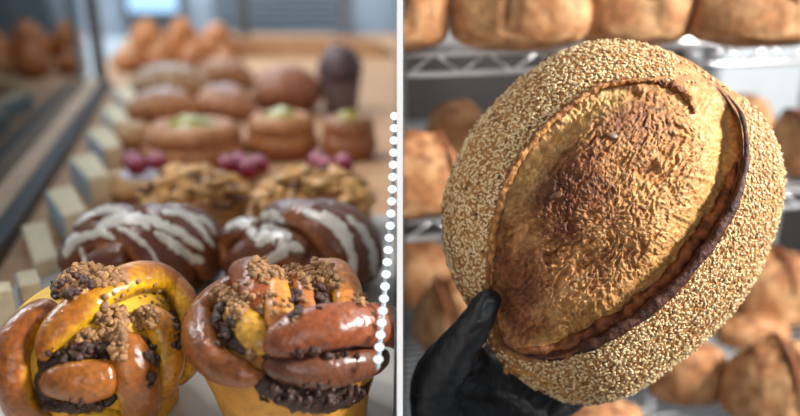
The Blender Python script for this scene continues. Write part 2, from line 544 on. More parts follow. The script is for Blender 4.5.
def drape(bun, sf, dome, pts, thick=0.0011, name='white_icing', mat='icing', col=None, n=44, m=11, wob=0.35, rs=0.12, clampx=None, seed=0):
    """a poured streak that follows whatever it was poured over"""
    S = spline(pts, n)
    T = np.gradient(S[:, :2], axis=0); T /= np.linalg.norm(T, axis=1)[:, None] + 1e-9
    Nn = np.column_stack([-T[:, 1], T[:, 0]])
    t = np.linspace(0, 1, n)
    e = np.sqrt(np.clip(1 - (1 - np.minimum(np.minimum(t, 1 - t) / 0.12, 1)) ** 2, 0.02, 1))
    top = np.zeros((n, m, 3)); bot = np.zeros((n, m, 3))
    u = np.linspace(-1, 1, m)
    for side in (0,):
        wl = 1 + wob * fbm(np.column_stack([S[:, :2] * rs, np.full(n, seed + 1.0)]), 2)
        wr_ = 1 + wob * fbm(np.column_stack([S[:, :2] * rs, np.full(n, seed + 40.0)]), 2)
    P = np.zeros((n, m, 3)); Q = np.zeros((n, m, 3))
    for i in range(n):
        for k in range(m):
            w = S[i, 2] / 2 * e[i] * (wl[i] if u[k] < 0 else wr_[i])
            x, y = S[i, :2] + Nn[i] * u[k] * w
            h = surf_hit(sf, x, y)
            if h is None:
                h = dome.hit(x, y)
            P[i, k] = h[0]
            Q[i, k] = dome.hit(x, y)[1]
    for r in range(2):
        P[1:-1] = (P[:-2] + 2 * P[1:-1] + P[2:]) / 4
        P[:, 1:-1] = (P[:, :-2] + 2 * P[:, 1:-1] + P[:, 2:]) / 4
    prof = np.sqrt(np.clip(1 - u ** 2, 0, 1))[None, :] * e[:, None]
    nb = 1 + 0.35 * fbm(P.reshape(-1, 3) * 160, 3).reshape(n, m)
    top = P + Q * (thick * prof * nb + 0.0002)[..., None] - CF * 0.0003
    bot = P - Q * 0.0012
    V = np.vstack([top.reshape(-1, 3), bot.reshape(-1, 3)])
    F = []
    o2 = n * m
    for i in range(n - 1):
        for k in range(m - 1):
            a = i * m + k
            F.append((a, a + m, a + m + 1, a + 1))
            F.append((o2 + a, o2 + a + 1, o2 + a + m + 1, o2 + a + m))
    ring = [i * m for i in range(n)] + [(n - 1) * m + k for k in range(1, m)] + [i * m + m - 1 for i in range(n - 2, -1, -1)] + [k for k in range(m - 2, 0, -1)]
    for q in range(len(ring)):
        a, b = ring[q], ring[(q + 1) % len(ring)]
        F.append((a, b, o2 + b, o2 + a))
    c = np.array(ICE if col is None else col)
    C = c[None, :] * (1 + 0.12 * fbm(V * 90, 3))[:, None]
    return M().add(V, F, C).build(name, MT[mat], bun, clampx=clampx)

ICO_V, ICO_F = sphere_dirs(9, 6)
def crumbs(bun, dome, blobs, count, smin, smax, seed, clampx=None, col=CRUMB, mat=None):
    """clusters of baked crumb lumps; blobs rows: px, py, rx, ry, lift (m)"""
    rg = np.random.RandomState(seed)
    mb = M()
    sf = surface_of(bun)
    w = np.array([b[2] * b[3] * (0.05 if b[4] == 0 else 1) for b in blobs], float); w /= w.sum()
    for k in range(count):
        b = blobs[rg.choice(len(blobs), p=w)]
        r = math.sqrt(rg.rand()); a = rg.rand() * 6.283
        qx, qy = b[0] + b[2] * r * math.cos(a), b[1] + b[3] * r * math.sin(a)
        p, n = dome.hit(qx, qy)
        hh = surf_hit(sf, qx, qy)
        if hh is not None:
            p = hh[0]
        s = smin + (smax - smin) * rg.rand() ** 2
        p = p + n * (b[4] * 0.55 * (1 - r * r) * rg.rand() + s * 0.1)
        V = ICO_V * s * (0.7 + 0.6 * rg.rand(3))
        V = V * (1 + 0.6 * perlin(ICO_V * 2.3 + rg.rand(3) * 50))[:, None]
        q = rg.normal(size=(3, 3)); q, _ = np.linalg.qr(q)
        c = np.array(col) * (0.65 + 0.6 * rg.rand())
        mb.add(V @ q.T + p, ICO_F, c)
    o = mb.build('crumb_topping', mat or MT['crumbs'], bun, clampx=clampx)
    o['kind'] = 'stuff'
    return o

def bun_body(bun, dome, foot, base_r, c_top, c_side, clampx=None, mat='crumb_side'):
    """dome body that runs down to a narrower moulded foot"""
    D, F = sphere_dirs(64, 40)
    V = D * dome.r + dome.c
    low = D[:, 2] < 0
    tz = np.clip(-D[:, 2], 0, 1)
    rad = np.sqrt(np.clip(1 - tz ** 2, 0, 1))
    prof = np.where(tz < 0.94, 1 - (1 - base_r / dome.r[0]) * sstep(0.0, 0.9, tz), (base_r / dome.r[0]) * np.sqrt(np.clip((1 - tz) / 0.06, 0, 1)))
    nx = D[:, :2] / (np.linalg.norm(D[:, :2], axis=1)[:, None] + 1e-9)
    Vl = np.column_stack([dome.c[:2] + nx * (dome.r[:2] * prof[:, None]), dome.c[2] - tz.clip(0, .94) / .94 * (dome.c[2] - foot)])
    V = np.where(low[:, None], Vl, V)
    V[:, :2] += (V[:, :2] - dome.c[:2]) * (0.03 * fbm(V * 40, 3))[:, None]
    k = sstep(-0.4, 0.5, D[:, 2] + 0.5 * fbm(V * 40, 3))
    C = mixc(c_side, c_top, k)
    return M().add(V, F, C).build('brioche_body', MT[mat], bun, clampx=clampx)

# ---- front bun with the yellow plaits
def bun_yellow():
    c = on_z(97, 346, 0.944)
    dome = Dome(c, (0.0535, 0.052, 0.043))
    b = thing('babka_bun', (c[0], c[1], PAPER_Z), 'yellow-gold knotted babka bun with crumbs at the front, nearest the wooden blocks', 'bun', 'glazed babka buns in the front row')
    bun_body(b, dome, PAPER_Z, 0.044, YEL, GOLD)
    G = MT['glaze']
    TOP = lin(164, 92, 16); SIDE = lin(220, 164, 20); OR = lin(146, 82, 20)
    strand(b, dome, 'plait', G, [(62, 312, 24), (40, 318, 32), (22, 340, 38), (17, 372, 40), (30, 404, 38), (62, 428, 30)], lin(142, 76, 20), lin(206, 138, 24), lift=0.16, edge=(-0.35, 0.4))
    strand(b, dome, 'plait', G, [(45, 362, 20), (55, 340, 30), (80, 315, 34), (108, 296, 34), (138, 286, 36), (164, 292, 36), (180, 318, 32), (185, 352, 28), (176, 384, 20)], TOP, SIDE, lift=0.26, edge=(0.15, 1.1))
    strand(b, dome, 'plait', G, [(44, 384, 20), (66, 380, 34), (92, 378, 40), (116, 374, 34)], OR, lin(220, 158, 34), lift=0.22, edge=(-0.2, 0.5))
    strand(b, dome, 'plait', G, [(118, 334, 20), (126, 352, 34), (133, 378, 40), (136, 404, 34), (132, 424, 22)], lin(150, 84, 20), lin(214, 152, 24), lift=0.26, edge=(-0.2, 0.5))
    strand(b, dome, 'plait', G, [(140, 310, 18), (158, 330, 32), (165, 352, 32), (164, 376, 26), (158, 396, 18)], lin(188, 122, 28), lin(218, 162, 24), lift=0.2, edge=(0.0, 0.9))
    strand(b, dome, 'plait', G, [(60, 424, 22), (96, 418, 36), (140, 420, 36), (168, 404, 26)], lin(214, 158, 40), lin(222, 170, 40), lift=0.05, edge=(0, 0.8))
    filling(b, dome, [(42, 346, 14), (50, 366, 20), (72, 356, 22), (100, 350, 20), (116, 356, 12)], lift=0.15)
    filling(b, dome, [(38, 372, 10), (48, 400, 14), (74, 406, 14), (104, 402, 12), (118, 394, 8)], lift=0.12)
    filling(b, dome, [(140, 336, 8), (150, 356, 11), (158, 380, 10), (150, 402, 8)], lift=0.2)
    filling(b, dome, [(168, 312, 8), (178, 334, 12), (186, 350, 8)], lift=0.35)
    filling(b, dome, [(56, 300, 12), (66, 284, 22), (84, 276, 22), (104, 272, 16)], lift=0.1)
    crumbs(b, dome, [(92, 276, 36, 11, 0.006), (70, 288, 14, 12, 0.005), (112, 322, 16, 18, 0.010), (118, 346, 8, 14, 0.011), (146, 318, 14, 12, 0.008), (86, 336, 12, 6, 0.005), (130, 300, 40, 20, 0.0)], 760, 0.0006, 0.0026, 3)
    crumbs(b, dome, [(78, 354, 34, 9, 0.003), (76, 404, 34, 7, 0.003), (152, 366, 6, 26, 0.002), (72, 284, 20, 12, 0.003), (178, 334, 7, 18, 0.003)], 110, 0.0007, 0.0030, 13, col=lin(66, 40, 30), mat=MT['filling'])
    return b
bun_yellow()

# ---- front bun with the brown, glossy plaits
def bun_brown():
    c = on_z(292, 340, 0.954)
    dome = Dome(c, (0.0535, 0.050, 0.038))
    b = thing('babka_bun', (c[0], c[1], PAPER_Z), 'brown glossy knotted babka bun with thick chocolate seam, standing beside the white divider', 'bun', 'glazed babka buns in the front row')
    CX = WALL_L - 0.0012
    bun_body(b, dome, PAPER_Z, 0.043, lin(180, 116, 42), lin(206, 146, 56), clampx=CX)
    G = MT['glaze']
    BR = lin(150, 80, 38); OR = lin(170, 98, 34); YE = lin(208, 150, 42)
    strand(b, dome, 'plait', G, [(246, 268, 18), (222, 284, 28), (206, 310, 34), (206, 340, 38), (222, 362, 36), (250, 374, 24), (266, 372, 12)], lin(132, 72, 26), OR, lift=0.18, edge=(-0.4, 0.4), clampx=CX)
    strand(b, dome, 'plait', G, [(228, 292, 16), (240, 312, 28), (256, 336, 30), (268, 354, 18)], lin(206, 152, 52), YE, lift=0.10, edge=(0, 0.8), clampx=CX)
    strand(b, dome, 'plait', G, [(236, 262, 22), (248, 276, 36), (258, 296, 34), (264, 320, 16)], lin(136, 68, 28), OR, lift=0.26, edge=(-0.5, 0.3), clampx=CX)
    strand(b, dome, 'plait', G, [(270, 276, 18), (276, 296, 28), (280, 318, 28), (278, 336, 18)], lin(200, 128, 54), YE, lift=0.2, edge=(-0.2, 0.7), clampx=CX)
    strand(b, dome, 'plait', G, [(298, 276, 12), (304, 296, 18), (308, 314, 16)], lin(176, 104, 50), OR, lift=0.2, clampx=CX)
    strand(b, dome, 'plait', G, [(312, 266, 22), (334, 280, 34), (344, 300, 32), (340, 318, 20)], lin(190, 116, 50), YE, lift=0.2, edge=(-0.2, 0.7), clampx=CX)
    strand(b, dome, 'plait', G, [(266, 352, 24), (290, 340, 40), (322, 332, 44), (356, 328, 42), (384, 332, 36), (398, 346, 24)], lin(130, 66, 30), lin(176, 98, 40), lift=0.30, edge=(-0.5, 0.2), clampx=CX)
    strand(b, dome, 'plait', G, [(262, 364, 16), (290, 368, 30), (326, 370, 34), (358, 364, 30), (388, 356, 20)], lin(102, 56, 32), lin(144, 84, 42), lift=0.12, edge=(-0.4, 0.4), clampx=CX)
    filling(b, dome, [(218, 306, 8), (222, 324, 12), (236, 342, 13), (256, 354, 10)], lift=0.35, clampx=CX)
    filling(b, dome, [(288, 290, 9), (293, 304, 14), (296, 318, 10)], lift=0.2, clampx=CX)
    filling(b, dome, [(316, 284, 8), (322, 300, 13), (322, 316, 10)], lift=0.3, clampx=CX)
    filling(b, dome, [(262, 356, 10), (300, 354, 12), (340, 350, 12), (384, 350, 10)], lift=0.25, clampx=CX)
    filling(b, dome, [(254, 374, 16), (276, 388, 28), (312, 396, 32), (348, 394, 30), (376, 380, 18)], lift=0.08, clampx=CX)
    crumbs(b, dome, [(262, 268, 14, 10, 0.006), (300, 270, 34, 11, 0.007), (322, 282, 20, 9, 0.008), (222, 296, 10, 10, 0.005), (238, 308, 7, 12, 0.006), (252, 356, 5, 5, 0.010), (360, 300, 8, 6, 0.004), (260, 300, 44, 34, 0.0)], 800, 0.0006, 0.0024, 5, clampx=CX, col=lin(164, 122, 80))
    crumbs(b, dome, [(312, 394, 56, 13, 0.003), (225, 326, 10, 24, 0.003), (296, 304, 7, 14, 0.003), (322, 300, 7, 14, 0.003), (320, 354, 54, 4, 0.003)], 130, 0.0007, 0.0030, 15, clampx=CX, col=lin(66, 40, 30), mat=MT['filling'])
    return b
bun_brown()

# ---- iced cinnamon twists in the second row
def twist(px, py, rad, label, strands, icing, seed, clampx=None):
    c = on_z(px, py, 0.932)
    dome = Dome(c, rad)
    b = thing('iced_twist', (c[0], c[1], PAPER_Z), label, 'bun', 'iced brown twists in the second row')
    bun_body(b, dome, PAPER_Z, rad[0] * 0.9, lin(126, 66, 36), lin(160, 92, 44), clampx=clampx, mat='glaze')
    for s in strands:
        strand(b, dome, 'plait', MT['glaze'], s, lin(104, 54, 28), lin(160, 92, 38), lift=0.20, flat=0.70, edge=(-0.1, 0.9), clampx=clampx, smear_shade=lin(48, 24, 16))
    sf = surface_of(b)
    for k, s in enumerate(icing):
        drape(b, sf, dome, [(q[0], q[1], q[2] * 0.68) for q in s], seed=k * 3 + seed, wob=0.8, rs=0.2, clampx=clampx)
    return b

twist(142, 250, (0.0585, 0.050, 0.030), 'brown iced twist bun standing behind the yellow babka bun',
      [[(70, 268, 24), (84, 248, 32), (106, 240, 32), (130, 250, 28)],
       [(84, 236, 22), (96, 222, 26), (120, 218, 24), (142, 222, 20)],
       [(92, 270, 26), (112, 262, 34), (132, 258, 32)],
       [(104, 232, 24), (126, 234, 38), (152, 250, 42), (170, 272, 38), (180, 292, 24)],
       [(128, 220, 22), (156, 226, 36), (186, 244, 38), (206, 266, 32), (208, 286, 20)],
       [(156, 214, 20), (184, 222, 30), (206, 236, 30), (216, 256, 22)]],
      [[(66, 258, 12, 0.1), (72, 242, 16), (86, 236, 14), (104, 234, 10), (116, 240, 6)],
       [(74, 226, 7), (88, 214, 11), (108, 209, 12), (128, 212, 7)],
       [(98, 236, 9), (106, 224, 16), (122, 218, 18), (140, 220, 16), (150, 230, 8)],
       [(142, 216, 8), (160, 224, 15), (182, 234, 13), (204, 250, 9)],
       [(154, 232, 8), (168, 240, 14), (188, 256, 15), (204, 262, 10)],
       [(162, 212, 8), (184, 214, 11), (206, 222, 10), (216, 236, 7)],
       [(80, 246, 6), (84, 258, 6), (88, 270, 5)],
       [(116, 226, 6), (134, 236, 8), (150, 250, 6), (160, 266, 4)],
       [(180, 212, 5), (200, 228, 8), (214, 248, 6)]], 1)
twist(300, 250, (0.0590, 0.050, 0.031), 'brown iced twist bun with a thick white drip, behind the glossy brown babka bun',
      [[(226, 270, 22), (228, 248, 28), (244, 234, 28), (262, 236, 22)],
       [(236, 272, 26), (252, 256, 32), (268, 246, 30), (284, 250, 22)],
       [(262, 222, 22), (286, 218, 32), (318, 228, 44), (340, 252, 46), (350, 284, 34)],
       [(258, 262, 22), (284, 250, 30), (308, 258, 26)],
       [(300, 212, 20), (332, 218, 32), (356, 236, 34), (366, 262, 32), (364, 288, 24)],
       [(336, 216, 18), (360, 228, 26), (374, 250, 24), (374, 276, 18)]],
      [[(226, 228, 9), (238, 222, 14), (250, 228, 13), (254, 240, 8)],
       [(250, 222, 8), (262, 215, 14), (276, 216, 12), (284, 222, 7)],
       [(256, 246, 10), (268, 234, 24), (280, 234, 24), (284, 246, 14)],
       [(256, 270, 12), (276, 256, 18), (292, 246, 16), (304, 252, 9)],
       [(302, 211, 9), (322, 218, 14), (342, 236, 14), (352, 258, 13), (352, 284, 11)],
       [(346, 216, 8), (362, 230, 11), (372, 250, 12), (374, 276, 10)],
       [(322, 212, 7), (340, 224, 9), (352, 240, 9)]], 2, clampx=WALL_L - 0.0015)

# ---- generic far pastries
def flat_body(c, rx, ry, h, seed, ctop, cside, rough=0.08, rs=35):
    D, F = sphere_dirs(40, 24)
    V = D * np.array([rx, ry, h])
    V[:, 2] = np.where(D[:, 2] < 0, V[:, 2] * 0.35, V[:, 2])
    V[:, 2] -= V[:, 2].min()
    V = V + np.asarray(c)
    q = 1 + rough * fbm(V * rs + seed, 3)
    V[:, :2] = c[:2] + (V[:, :2] - c[:2]) * q[:, None]
    V[:, 2] = c[2] + (V[:, 2] - c[2]) * (1 + 1.5 * rough * fbm(V * rs + seed + 9, 3))
    C = mixc(cside, ctop, sstep(-0.3, 0.6, D[:, 2] + 0.6 * fbm(V * rs * 1.6, 3)))
    return V, F, C

def nut_pastry(px, py, w, label, seed, clampx=None):
    base = on_z(px, py, TRAY_Z)
    d = depth_of(base); r = w / 2 / FPX * d
    c = np.array([base[0], base[1], TRAY_Z])
    b = thing('nut_pastry', c, label, 'pastry', 'pastries topped with nut flakes')
    V, F, C = flat_body(c, r * 0.96, r * 0.72, 0.046, seed, lin(178, 122, 70), lin(190, 136, 74))
    M().add(V, F, C).build('pastry_body', MT['pastry'], b, clampx=clampx)
    rg = np.random.RandomState(seed)
    mb = M()
    for k in range(150):
        a = rg.rand() * 6.283; q = math.sqrt(rg.rand()) * 0.95
        x, y = r * 0.96 * q * math.cos(a), r * 0.72 * q * math.sin(a)
        z = 0.046 * math.sqrt(max(0, 1 - q * q)) + 0.0161 + 0.006 * rg.rand() ** 2
        L = 0.008 + 0.008 * rg.rand()
        S = ICO_V * np.array([L, L * (0.4 + 0.4 * rg.rand()), 0.0022 + 0.002 * rg.rand()])
        A = rg.normal(size=3) * np.array([0.6, 0.6, 3])
        S = xf(S, (0, 0, 0), A[2], A[0])
        cc = np.array(lin(214, 162, 96)) * (0.65 + 0.6 * rg.rand()) if rg.rand() > 0.16 else np.array(lin(92, 50, 30))
        mb.add(S + c + np.array([x, y, z]), ICO_F, cc)
    o = mb.build('nut_flakes', MT['pastry'], b, clampx=clampx)
    o['kind'] = 'stuff'
    return b

nut_pastry(196, 229, 108, 'nut-flake pastry behind the iced twist, heaped highest', 11)
nut_pastry(312, 231, 124, 'broad nut-flake pastry behind the twist with a thick white drip', 12, clampx=WALL_L - 0.0015)

def berry_danish(px, py, w, label, seed, nb, sugar=False, clampx=None, col=(lin(186, 132, 84))):
    base = on_z(px, py, TRAY_Z)
    d = depth_of(base); r = w / 2 / FPX * d
    c = np.array([base[0], base[1], TRAY_Z])
    b = thing('berry_danish', c, label, 'pastry', 'berry danishes')
    V, F, C = flat_body(c, r, r * 0.8, 0.024, seed, col, lin(170, 110, 62))
    M().add(V, F, C).build('pastry_body', MT['pastry'], b, clampx=clampx)
    rg = np.random.RandomState(seed)
    SV, SF = sphere_dirs(14, 10)
    for k in range(nb):
        a = k * 6.283 / nb + 0.4
        q = r * (0.32 if nb > 2 else 0.24)
        p = c + np.array([q * math.cos(a) * 1.2, q * math.sin(a) * 0.8, 0.038 + 0.004 * rg.rand()])
        R = 0.0120
        S = SV * R * np.array([1, 1, 1.1]) * (1 + 0.10 * np.sin(SV[:, :1] * 9) * np.sin(SV[:, 1:2] * 9 + 1) * np.cos(SV[:, 2:] * 9))
        cc = mixc(lin(140, 20, 42), lin(190, 120, 140), sstep(0.3, 0.95, SV[:, 2] + 0.5 * fbm(SV * 3 + k, 2)))
        M().add(S + p, SF, cc).build('raspberry', MT['berry'], b, clampx=clampx)
    if sugar:
        V2, F2, C2 = flat_body(c + np.array([0, 0, 0.022]), r * 0.6, r * 0.5, 0.012, seed + 5, lin(214, 216, 232), lin(206, 206, 224))
        M().add(V2, F2, C2).build('sugar_glaze', MT['icing'], b, clampx=clampx)
    return b

berry_danish(246, 197, 82, 'raspberry danish just behind the highest heaped nut pastry', 21, 4)
berry_danish(330, 196, 80, 'raspberry danish behind the broad nut pastry, nearest the white divider', 22, 3)
berry_danish(146, 196, 76, 'sugar-glazed raspberry danish beside the price blocks', 23, 3, True, col=lin(196, 150, 96))

def ring_danish(px, py, w, label, seed, filled, clampx=None, ctop=lin(186, 124, 72)):
    base = on_z(px, py, TRAY_Z)
    d = depth_of(base); r = w / 2 / FPX * d
    c = np.array([base[0], base[1], TRAY_Z])
    b = thing('pistachio_danish', c, label, 'pastry', 'round danishes with green centres')
    a = np.linspace(0, 2 * math.pi, 65)
    n = 64
    mb = M()
    for k in range(2):       # laminated coils stacked into a rim
        R = r * (0.70 - 0.05 * k); z = 0.020 + 0.022 * k
        P = np.column_stack([c[0] + R * np.cos(a), c[1] + R * np.sin(a) * 0.9, np.full(65, c[2] + z)])
        V, F, s, t = tube(P, r * 0.62 * (1 - 0.08 * k), 0.040, (0, 0, 1), 18, cap=0, rough=0.06, rs=40)
        mb.add(V, F[:-2], mixc(lin(150, 86, 46), ctop, sstep(-0.3, 0.7, s + 0.5 * fbm(V * 50, 3))))
    mb.build('pastry_ring', MT['pastry'], b, clampx=clampx)
    V, F, C = flat_body(c + np.array([0, 0, 0.012]), r * 0.66, r * 0.62, 0.044, seed, lin(158, 148, 58), lin(132, 134, 48), 0.05)
    M().add(V, F, C).build('pistachio_cream', MT['icing'] if filled else MT['pastry'], b, clampx=clampx)
    return b

ring_danish(196, 165, 102, 'widest green-centred danish, behind the highest heaped nut pastry', 31, True)
ring_danish(283, 155, 72, 'round danish with the brightest green centre, middle of its row', 32, True)
ring_danish(349, 157, 56, 'small green-centred danish nearest the white divider', 33, True, ctop=lin(150, 98, 62))

def croissant(px, py, w, label, seed, yaw, ctop, cside, h=0.05, group='croissants at the back', sugar=None):
    base = on_z(px, py, TRAY_Z)
    d = depth_of(base); L = w / FPX * d
    c = np.array([base[0], base[1], TRAY_Z])
    b = thing('croissant', c, label, 'croissant', group)
    t = np.linspace(-1, 1, 60)
    prof = (1 - np.abs(t) ** 2.2) ** 0.6 * 0.92 + 0.08
    seg = 0.90 + 0.10 * np.abs(np.sin(t * 3.5 * math.pi))
    hh = h * prof * seg
    P = np.column_stack([t * L / 2, -(1 - t ** 2) * L * 0.16 + L * 0.08, hh * 0.42])
    P = xf(P, c, yaw)
    V, F, s, tt = tube(P, hh * 1.25, hh, (0, 0, 1), 18, cap=0.03, rough=0.05, rs=40)
    V[:, 2] = np.maximum(V[:, 2], TRAY_Z)
    band = np.abs(np.sin((tt * 2 - 1) * 3.5 * math.pi))
    C = mixc(cside, ctop, sstep(-0.2, 0.7, s * 0.6 + band * 0.5 + 0.4 * fbm(V * 40 + seed, 3)))
    M().add(V, F, C).build('croissant_body', MT['pastry'], b)
    if sugar:
        Q = P.copy(); Q[:, 2] += hh * 0.42
        V, F, s, tt = tube(Q[8:-8], hh[8:-8] * 0.8, 0.012, (0, 0, 1), 12, cap=0.1, rough=0.2, rs=50)
        M().add(V, F, np.array(sugar) * (1 + 0.1 * fbm(V * 80, 2))[:, None]).build('sugar_dusting', MT['icing'], b)
    return b

OC = lin(190, 118, 58); OS = lin(146, 82, 40)
croissant(166, 122, 66, 'croissant with pale sugar dusting, behind the widest green-centred danish', 41, 0.2, lin(190, 130, 84), lin(150, 90, 52), 0.07, sugar=lin(206, 196, 200))
croissant(228, 118, 54, 'rosy sugar-dusted croissant behind the brightest green danish', 42, -0.3, lin(190, 134, 96), lin(160, 100, 64), 0.07, sugar=lin(198, 180, 186))
croissant(172, 99, 78, 'long pale icing-topped croissant under the far orange pile', 43, 0.1, lin(188, 150, 112), lin(160, 110, 70), 0.085, sugar=lin(200, 204, 200))
croissant(288, 112, 54, 'dark brown croissant beside the chocolate muffin', 44, 0.25, lin(150, 92, 60), lin(120, 70, 44), 0.10)
croissant(134, 150, 34, 'small tan croissant between the price blocks and the danishes', 45, 0.9, lin(196, 150, 100), lin(170, 116, 66), 0.05)
croissant(226, 88, 56, 'brown plain croissant below the dark case post', 46, -0.2, lin(170, 118, 78), lin(140, 88, 54), 0.08)
croissant(116, 196, 34, 'tan croissant end lying against the tallest price blocks', 47, 1.1, lin(206, 160, 106), lin(180, 126, 72), 0.035)

def brioche_ball(px, py, w, label, seed, h):
    base = on_z(px, py, TRAY_Z)
    d = depth_of(base); r = w / 2 / FPX * d
    c = np.array([base[0], base[1], TRAY_Z])
    b = thing('brioche_ball', c, label, 'bun', 'orange buns piled at the far end')
    V, F, C = flat_body(c, r, r * 0.9, h, seed, OC, OS, 0.07, 16)
    M().add(V, F, C).build('bun_body', MT['pastry'], b)
    V, F, C = flat_body(c + np.array([r * 0.1, 0, h * 0.88]), r * 0.5, r * 0.45, h * 0.40, seed + 2, OC, OS, 0.07, 16)
    M().add(V, F, C).build('bun_crown', MT['pastry'], b)
    return b
for args in ((130, 72, 34, 'orange bun at the window end of the far pile', 51, 0.045),
             (150, 60, 36, 'orange bun in the rear of the far pile, on its window side', 52, 0.085),
             (164, 73, 34, 'orange bun, second from the window in the front of the far pile', 55, 0.060),
             (184, 60, 36, 'orange bun in the rear middle of the far pile', 53, 0.090),
             (197, 73, 34, 'orange bun, third from the window in the front of the far pile', 56, 0.060),
             (218, 60, 36, 'orange bun in the rear of the far pile, beside the middle case post', 57, 0.080),
             (228, 74, 30, 'orange bun at the board end of the far pile', 54, 0.055)):
    brioche_ball(*args)

# chocolate muffin
def muffin(px, py, w, label):
    base = on_z(px, py, TRAY_Z)
    d = depth_of(base); r = w / 2 / FPX * d
    c = np.array([base[0], base[1], TRAY_Z])
    b = thing('chocolate_muffin', c, label, 'muffin')
    h = 0.085
    mb = M()
    a = np.arange(48) * 2 * math.pi / 48
    rr = 1 + 0.04 * np.cos(a * 16)
    ring = lambda R, z: np.column_stack([c[0] + R * rr * np.cos(a), c[1] + R * rr * np.sin(a), np.full(48, c[2] + z)])
    V = np.vstack([ring(r * 0.7, 0), ring(r * 0.78, h * 0.35), ring(r * 0.9, h * 0.75)])
    F = [(i * 48 + j, i * 48 + (j + 1) % 48, (i + 1) * 48 + (j + 1) % 48, (i + 1) * 48 + j) for i in range(2) for j in range(48)] + [tuple(range(47, -1, -1))]
    mb.add(V, F, lin(104, 86, 88)).build('muffin_cup', MT['pastry'], b)
    V, F, C = flat_body(c + np.array([0, 0, h * 0.66]), r, r, 0.055, 3, lin(92, 68, 70), lin(70, 50, 50), 0.08)
    M().add(V, F, C).build('muffin_top', MT['pastry'], b)
muffin(341, 112, 44, 'dark chocolate muffin standing in front of the tan back board')

# tan board at the end of the counter, with a rounded corner
def end_board():
    p0 = on_z(206, 62, TRAY_Z); p1 = on_z(392, 78, TRAY_Z)
    y = p0[1] + 0.12; x0 = p0[0]; x1 = -0.012
    H = W(206, 41, depth_of(p0))[2] - TRAY_Z
    pts = [(x0, 0)]
    pts.append((x0, H))
    for k in range(13):
        a = math.pi / 2 - k * math.pi / 24
        pts.append((x1 - 0.16 + 0.16 * math.cos(a), H - 0.07 + 0.07 * math.sin(a)))
    pts.append((x1, 0))
    n = len(pts)
    V = [(x, y, TRAY_Z + 0.002 + z) for x, z in pts] + [(x, y + 0.02, TRAY_Z + 0.002 + z) for x, z in pts]
    F = [tuple(range(n - 1, -1, -1)), tuple(range(n, 2 * n))] + [(i, (i + 1) % n, n + (i + 1) % n, n + i) for i in range(n)]
    o = M().add(np.array(V), F).build('back_board', MT['wood_board'], smooth=False)
    tag(o, 'tan wooden board with rounded corner closing the end of the counter', 'board')
end_board()

# slatted blind on the far wall
def blind():
    a = W(206, 60, 3.2); b_ = W(346, -40, 3.2)
    t = thing('window_blind', ((a[0] + b_[0]) / 2, 3.43, 0.93), 'grey slatted blind hanging on the far wall behind the tan board', 'blind')
    mb = M()
    for k in range(12):
        z = 0.90 + 0.028 * k
        mb.add(xf(box_vf((a[0], -0.012, -0.002), (b_[0], 0.012, 0.002))[0], (0, 3.44, z), 0, -0.9), box_vf((0, 0, 0), (1, 1, 1))[1])
    mb.build('slats', plain('blind_slat', (0.24, 0.28, 0.31), 0.5, noise=0.1), t, smooth=False)
    mb = M().add(*box_vf((a[0] - 0.01, 3.425, 1.235), (b_[0] + 0.01, 3.465, 1.27)))
    mb.build('head_rail', MT['post'], t, smooth=False)
blind()

# ---- case front: channel, glass, posts
def case_front():
    t = thing('display_case', ((r0[0] + r1[0]) / 2, (r0[1] + r1[1]) / 2, TRAY_Z), 'glass display case front in a black floor channel along the counter', 'display case')
    L = np.linalg.norm(r1 - r0)
    yaw = math.atan2(rd[1], rd[0])
    mid = (r0 + r1) / 2; mid[2] = TRAY_Z
    bx = lambda lo, hi: (xf(box_vf(lo, hi)[0], mid, yaw), box_vf(lo, hi)[1])
    M().add(*bx((-L / 2, -0.010, 0), (L / 2, 0.010, 0.016))).build('channel', MT['black_rail'], t, smooth=False)
    M().add(*bx((-L / 2, 0.0101, 0), (L / 2, 0.036, 0.018))).build('wood_strip', MT['rail_wood'], t, smooth=False)
    M().add(*bx((-L / 2, 0.0365, 0.0), (L / 2, 0.0405, 0.52))).build('glass_pane', MT['case_glass'], t, smooth=False)
    M().add(*bx((-L / 2, -0.012, 0.52), (L / 2, 0.012, 0.54))).build('top_rail', MT['black_rail'], t, smooth=False)
    p = r1
    M().add(*box_vf((p[0] - 0.030, p[1], TRAY_Z), (p[0] - 0.014, p[1] + 0.04, TRAY_Z + 0.54))).build('post', MT['post'], t, smooth=False)
case_front()
def outer_ledge():
    n = np.array([-rd[1], rd[0], 0.0])
    a = r0 + n * 0.053 - rd * 0.1; b = r1 + n * 0.053 + rd * 1.4
    q = [(a[0], a[1]), (-1.9, a[1]), (-1.9, b[1]), (b[0], b[1])]
    q = q[::-1]
    o = M().add(*prism(q, 0.0, TRAY_Z - 0.002)).build('service_ledge', MT['ledge'], smooth=False)
    tag(o, 'blue-grey ledge running along the outside of the glass case front', 'ledge')
outer_ledge()
for px, dd, w, lab in ((245, 2.30, 0.034, 'dark case post beside the far orange buns'), (346, 2.95, 0.05, 'dark case post nearest the white divider')):
    p = W(px, 50, dd)
    mb = M().add(*box_vf((p[0] - w / 2, p[1], TRAY_Z), (p[0] + w / 2, p[1] + 0.03, TRAY_Z + 0.54), 0.003)).add(*box_vf((p[0] - w, p[1] - 0.01, TRAY_Z), (p[0] + w, p[1] + 0.04, TRAY_Z + 0.006)))
    tag(mb.build('case_post', MT['post'], smooth=False), lab, 'post', 'dark case posts')

